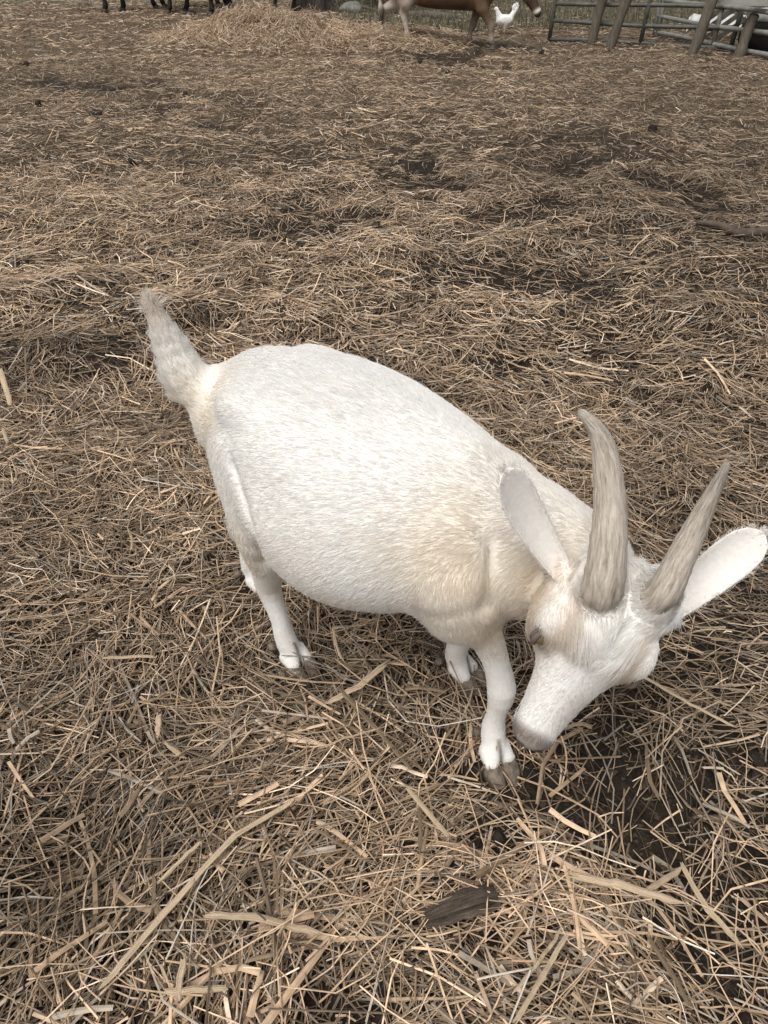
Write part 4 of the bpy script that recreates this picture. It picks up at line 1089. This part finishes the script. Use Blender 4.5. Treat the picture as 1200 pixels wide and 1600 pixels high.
# ---------------------------------------------------------------- single big stalks, wood and clods lying on the straw
stalk_m = streak_mat('dry_stalk', [(.22, .155, .10), (.48, .36, .235), (.62, .48, .325), (.76, .63, .46)], 4.5, 14, .6, .8, .003)
dstalk_m = streak_mat('brown_stalk', [(.07, .045, .028), (.17, .12, .075), (.26, .19, .12), (.40, .31, .21)], 4.5, 14, .65, .8, .003)
def stalk(pix, w, label, mat=stalk_m, z=.052, flat=.45, cat_='stalk'):
    P_ = []
    for k_, p in enumerate(pix):
        zz = p[2] if len(p) > 2 else z
        w0 = at_z(p[0], p[1], zz); w0[2] = float(gz(w0[0], w0[1])) + zz; P_.append(w0)
    P_ = np.array(P_); n_ = 6 * (len(P_) - 1) + 1
    tt = np.linspace(0, len(P_) - 1, n_); pts_ = np.stack([np.interp(tt, np.arange(len(P_)), P_[:, k]) for k in range(3)], 1)
    r = np.random.default_rng(int(abs(P_[0, 0]) * 1e4)); pts_ += r.normal(0, .0006, pts_.shape)
    w = w * .9
    rr = w / 2 * (1 + .05 * r.normal(size=n_)); rr[0] *= .8; rr[-1] *= .7
    for k_ in range(6, n_ - 1, 6): rr[k_] *= 1.12                                  # nodes
    side_n = 11; prof = 1 + .16 * r.normal(size=side_n)                            # fluted, torn section kept along the stalk
    T_ = nrm(np.gradient(pts_, axis=0)); U_ = nrm(np.cross(T_, V(0, 0, 1))); N_ = np.cross(U_, T_)
    vs, gr = [], []; al = np.concatenate([[0], np.cumsum(np.linalg.norm(np.diff(pts_, axis=0), axis=1))])
    tw = r.normal(0, .5)
    for i_ in range(n_):
        for k_ in range(side_n):
            a = 2 * math.pi * k_ / side_n; fray = (r.normal(0, .006) if i_ in (0, n_ - 1) else 0)
            cs, sn = math.cos(a) * prof[k_], math.sin(a) * prof[k_] * flat
            ca, sa = math.cos(tw), math.sin(tw) * .5
            vs.append(pts_[i_] + rr[i_] * ((cs * ca - sn * sa) * U_[i_] + (cs * sa + sn * ca) * N_[i_]) + T_[i_] * fray)
            gr.append((math.cos(a) + P_[0, 0] * 40, math.sin(a) + P_[0, 1] * 40, al[i_]))
    fs = [(i_ * side_n + k_, i_ * side_n + (k_ + 1) % side_n, (i_ + 1) * side_n + (k_ + 1) % side_n, (i_ + 1) * side_n + k_) for i_ in range(n_ - 1) for k_ in range(side_n)]
    fs += [tuple(range(side_n))[::-1], tuple((n_ - 1) * side_n + k_ for k_ in range(side_n))]
    o_ = P_[0].copy(); m = MB(); m.add(np.array(vs) - o_, fs); me = m.mesh('dry_stalk', False); set_grain(me, gr)
    o = link('dry_stalk', me, mat, label=label, category=cat_, group='coarse dry stalks lying on the straw'); o.location = o_
stalk([(458, 1255), (368, 1308), (255, 1430), (160, 1540)], .0135, 'longest pale stalk, bent near its top, lower left')
stalk([(350, 1325), (255, 1395), (192, 1442), (180, 1510)], .011, 'brown bent stalk lying just left of the longest pale stalk', dstalk_m, .030)
stalk([(312, 1318), (254, 1376)], .010, 'short pale stalk above the brown bent stalk')
stalk([(242, 1374, .045), (241, 1412, .045), (258, 1450, .035), (280, 1474, .03)], .010, 'folded brown leaf blade crossing the longest pale stalk', dstalk_m, flat=.15)
stalk([(322, 1432), (400, 1437), (494, 1460)], .0125, 'knobbly pale stalk lying level right of the longest one')
stalk([(350, 1548), (255, 1552)], .011, 'broken pale stalk lying flat near the bottom left')
stalk([(288, 1500), (278, 1560)], .011, 'short upright looking stalk near the bottom left edge')
stalk([(896, 1372), (960, 1388), (1062, 1410)], .013, 'pale stalk lying level at the lower right by the bare mud')
stalk([(1012, 1395, .05), (1066, 1354, .05)], .0115, 'short pale stalk propped against the level one, lower right')
stalk([(1068, 1350), (1105, 1420), (1155, 1478)], .0105, 'slanting stalk running to the lower right edge')
stalk([(884, 1462, .05), (845, 1530), (804, 1600)], .0085, 'smooth straw, right half of a folded V near the bottom')
stalk([(872, 1461, .05), (840, 1505), (808, 1548)], .0070, 'smooth straw, left half of a folded V near the bottom')
stalk([(500, 1172), (545, 1150), (592, 1138)], .012, 'flat pale stalk below the belly of the goat')
stalk([(532, 1080), (585, 1135), (642, 1196)], .0085, 'thin brown stalk slanting away below the belly', dstalk_m)
stalk([(512, 1098), (560, 1072), (600, 1038)], .0105, 'pale stalk slanting up beneath the belly')
stalk([(520, 980), (524, 1005), (534, 1030)], .0065, 'short whitish bent straw next to the rear hoof')
stalk([(1000, 1052), (1080, 1100), (1150, 1125)], .0085, 'long stalk pointing away from the head of the goat to the right')
stalk([(1010, 1165), (1018, 1215), (1032, 1240)], .0075, 'bent stalk standing in the bare mud right of the muzzle', dstalk_m, .03)
stalk([(655, 1255), (657, 1330)], .009, 'flat blade pointing at the viewer below the front hoof', dstalk_m, flat=.2)
stalk([(640, 1235), (700, 1310)], .008, 'slanting blade left of the dark bark chunk', stalk_m, flat=.25)
stalk([(1010, 1470), (1075, 1580)], .0095, 'brown stalk slanting toward the bottom right corner', dstalk_m)
stalk([(2, 585), (14, 626)], .016, 'flat wood sliver at the left edge, upper one', flat=.25, cat_='sliver')
stalk([(4, 668), (12, 692)], .014, 'flat wood sliver at the left edge, lower one', flat=.25, cat_='sliver')
stalk([(165, 1032), (242, 1030)], .0125, 'frayed pale stalk lying level at the left', flat=.4)
stalk([(265, 1168, .045), (288, 1186, .03)], .011, 'small pale chip of stalk left of centre', flat=.3, cat_='sliver')
stalk([(248, 1150), (250, 1122)], .011, 'small curled husk left of centre', flat=.3, cat_='sliver')
chunk_m = streak_mat('dark_bark', [(.022, .016, .012), (.065, .048, .035), (.115, .086, .064), (.21, .165, .125)], 5, 22, .8, 1.0, .006)
c0, c1 = at_z(664, 1436, .04), at_z(774, 1398, .045)
ax3 = nrm(c1 - c0); sd3 = nrm(np.cross(ax3, V(0, 0, 1))); cr_ = np.random.default_rng(3); prof_ = 1 + .15 * cr_.normal(size=16); vs, gr = [], []
for i_, (t, r0_) in enumerate(zip(np.linspace(0, 1, 12), [.009, .013, .016, .0175, .018, .019, .0195, .0195, .019, .0195, .018, .015])):
    for k_ in range(16):
        a = 2 * math.pi * k_ / 16; r_ = r0_ * prof_[k_] * (1 + .04 * cr_.normal())
        vs.append((c1 - c0) * t + sd3 * math.cos(a) * r_ + V(0, 0, math.sin(a) * r_ * .95 + .010 * math.sin(t * 3.1)) + ax3 * (cr_.normal(0, .0018) if i_ in (0, 11) else 0))
        gr.append((math.cos(a), math.sin(a), t * .13))
m = MB(); m.add(vs, [(i_ * 16 + k_, i_ * 16 + (k_ + 1) % 16, i_ * 16 + 16 + (k_ + 1) % 16, i_ * 16 + 16 + k_) for i_ in range(11) for k_ in range(16)] + [tuple(range(16))[::-1], tuple(176 + k_ for k_ in range(16))])
me = m.mesh('bark_chunk', False); set_grain(me, gr)
o = link('bark_chunk', me, chunk_m, label='dark broken chunk of bark lying on the straw in the foreground', category='bark'); o.location = c0
log('broken_branch', [at_z(1088, 347, .05), at_z(1125, 352, .05), at_z(1160, 365, .035), at_z(1230, 358, .05)], [.013, .020, .023, .024], 'broken dark branch with a pale snapped end at the right', 'branch',
    noise_mat('branch_bark', (.03, .022, .017), (.13, .10, .075), 12, .9, .8, 30), 11, .12)
clod_m = noise_mat('dung', (.012, .009, .007), (.045, .034, .025), 50, .95, 1.0, 90)
cv_, cq_ = uv_ball(V(0, 0, 0), (.03, .026, .018), None, 14, 9)
cv_ = cv_ * (1 + .7 * (vnoise(cv_[:, 0] * 60 + 5, cv_[:, 1] * 60 + cv_[:, 2] * 70, 93)[:, None] - .5))
clod_me = mesh_arrays('clod', cv_, cq_); clod_me.materials.append(clod_m)
for k_, (px_, py_, sc, lab) in enumerate([(28, 100, 2.0, 'dark dung clod, left one of the close pair at the upper left edge'), (42, 101, 2.0, 'dark dung clod, right one of the close pair at the upper left edge'),
        (58, 160, 1.5, 'small dark clod just below the close pair at the upper left'), (288, 146, 1.6, 'dark clod on the straw below the hay pile'),
        (150, 172, 1.6, 'dark clod on the lower rim of the muddy patch at the upper left'), (12, 300, 1.2, 'dark clod at the left edge, well above the tail of the goat'),
        (205, 246, 1.2, 'dark clod straight above the raised tail of the goat'), (1020, 205, 1.6, 'dark clod in the straw above the broken branch'),
        (905, 265, 1.4, 'dark clod on the muddy patch right of the middle'), (588, 352, 1.6, 'largest dark clod, above the back of the goat'),
        (655, 95, 2.0, 'dark clod in front of the hind legs of the brown cow'), (845, 88, 1.6, 'dark clod on the ground below the left end of the gate'),
        (782, 1310, .8, 'small clod above the bark chunk in the foreground'), (1190, 1180, .8, 'clod at the right edge beside the bare mud')]):
    w0 = at_z(px_, py_, .02); o = link('dung_clod', clod_me, None, label=lab, category='clod', group='dark clods scattered over the yard')
    o.location = (w0[0], w0[1], float(straw_z(w0[0], w0[1])) + .014); o.rotation_euler = (k_, k_ * .7, k_ * 2.3); o.scale = (sc, sc * .9, sc * .7)
print('all', time.time() - T0)
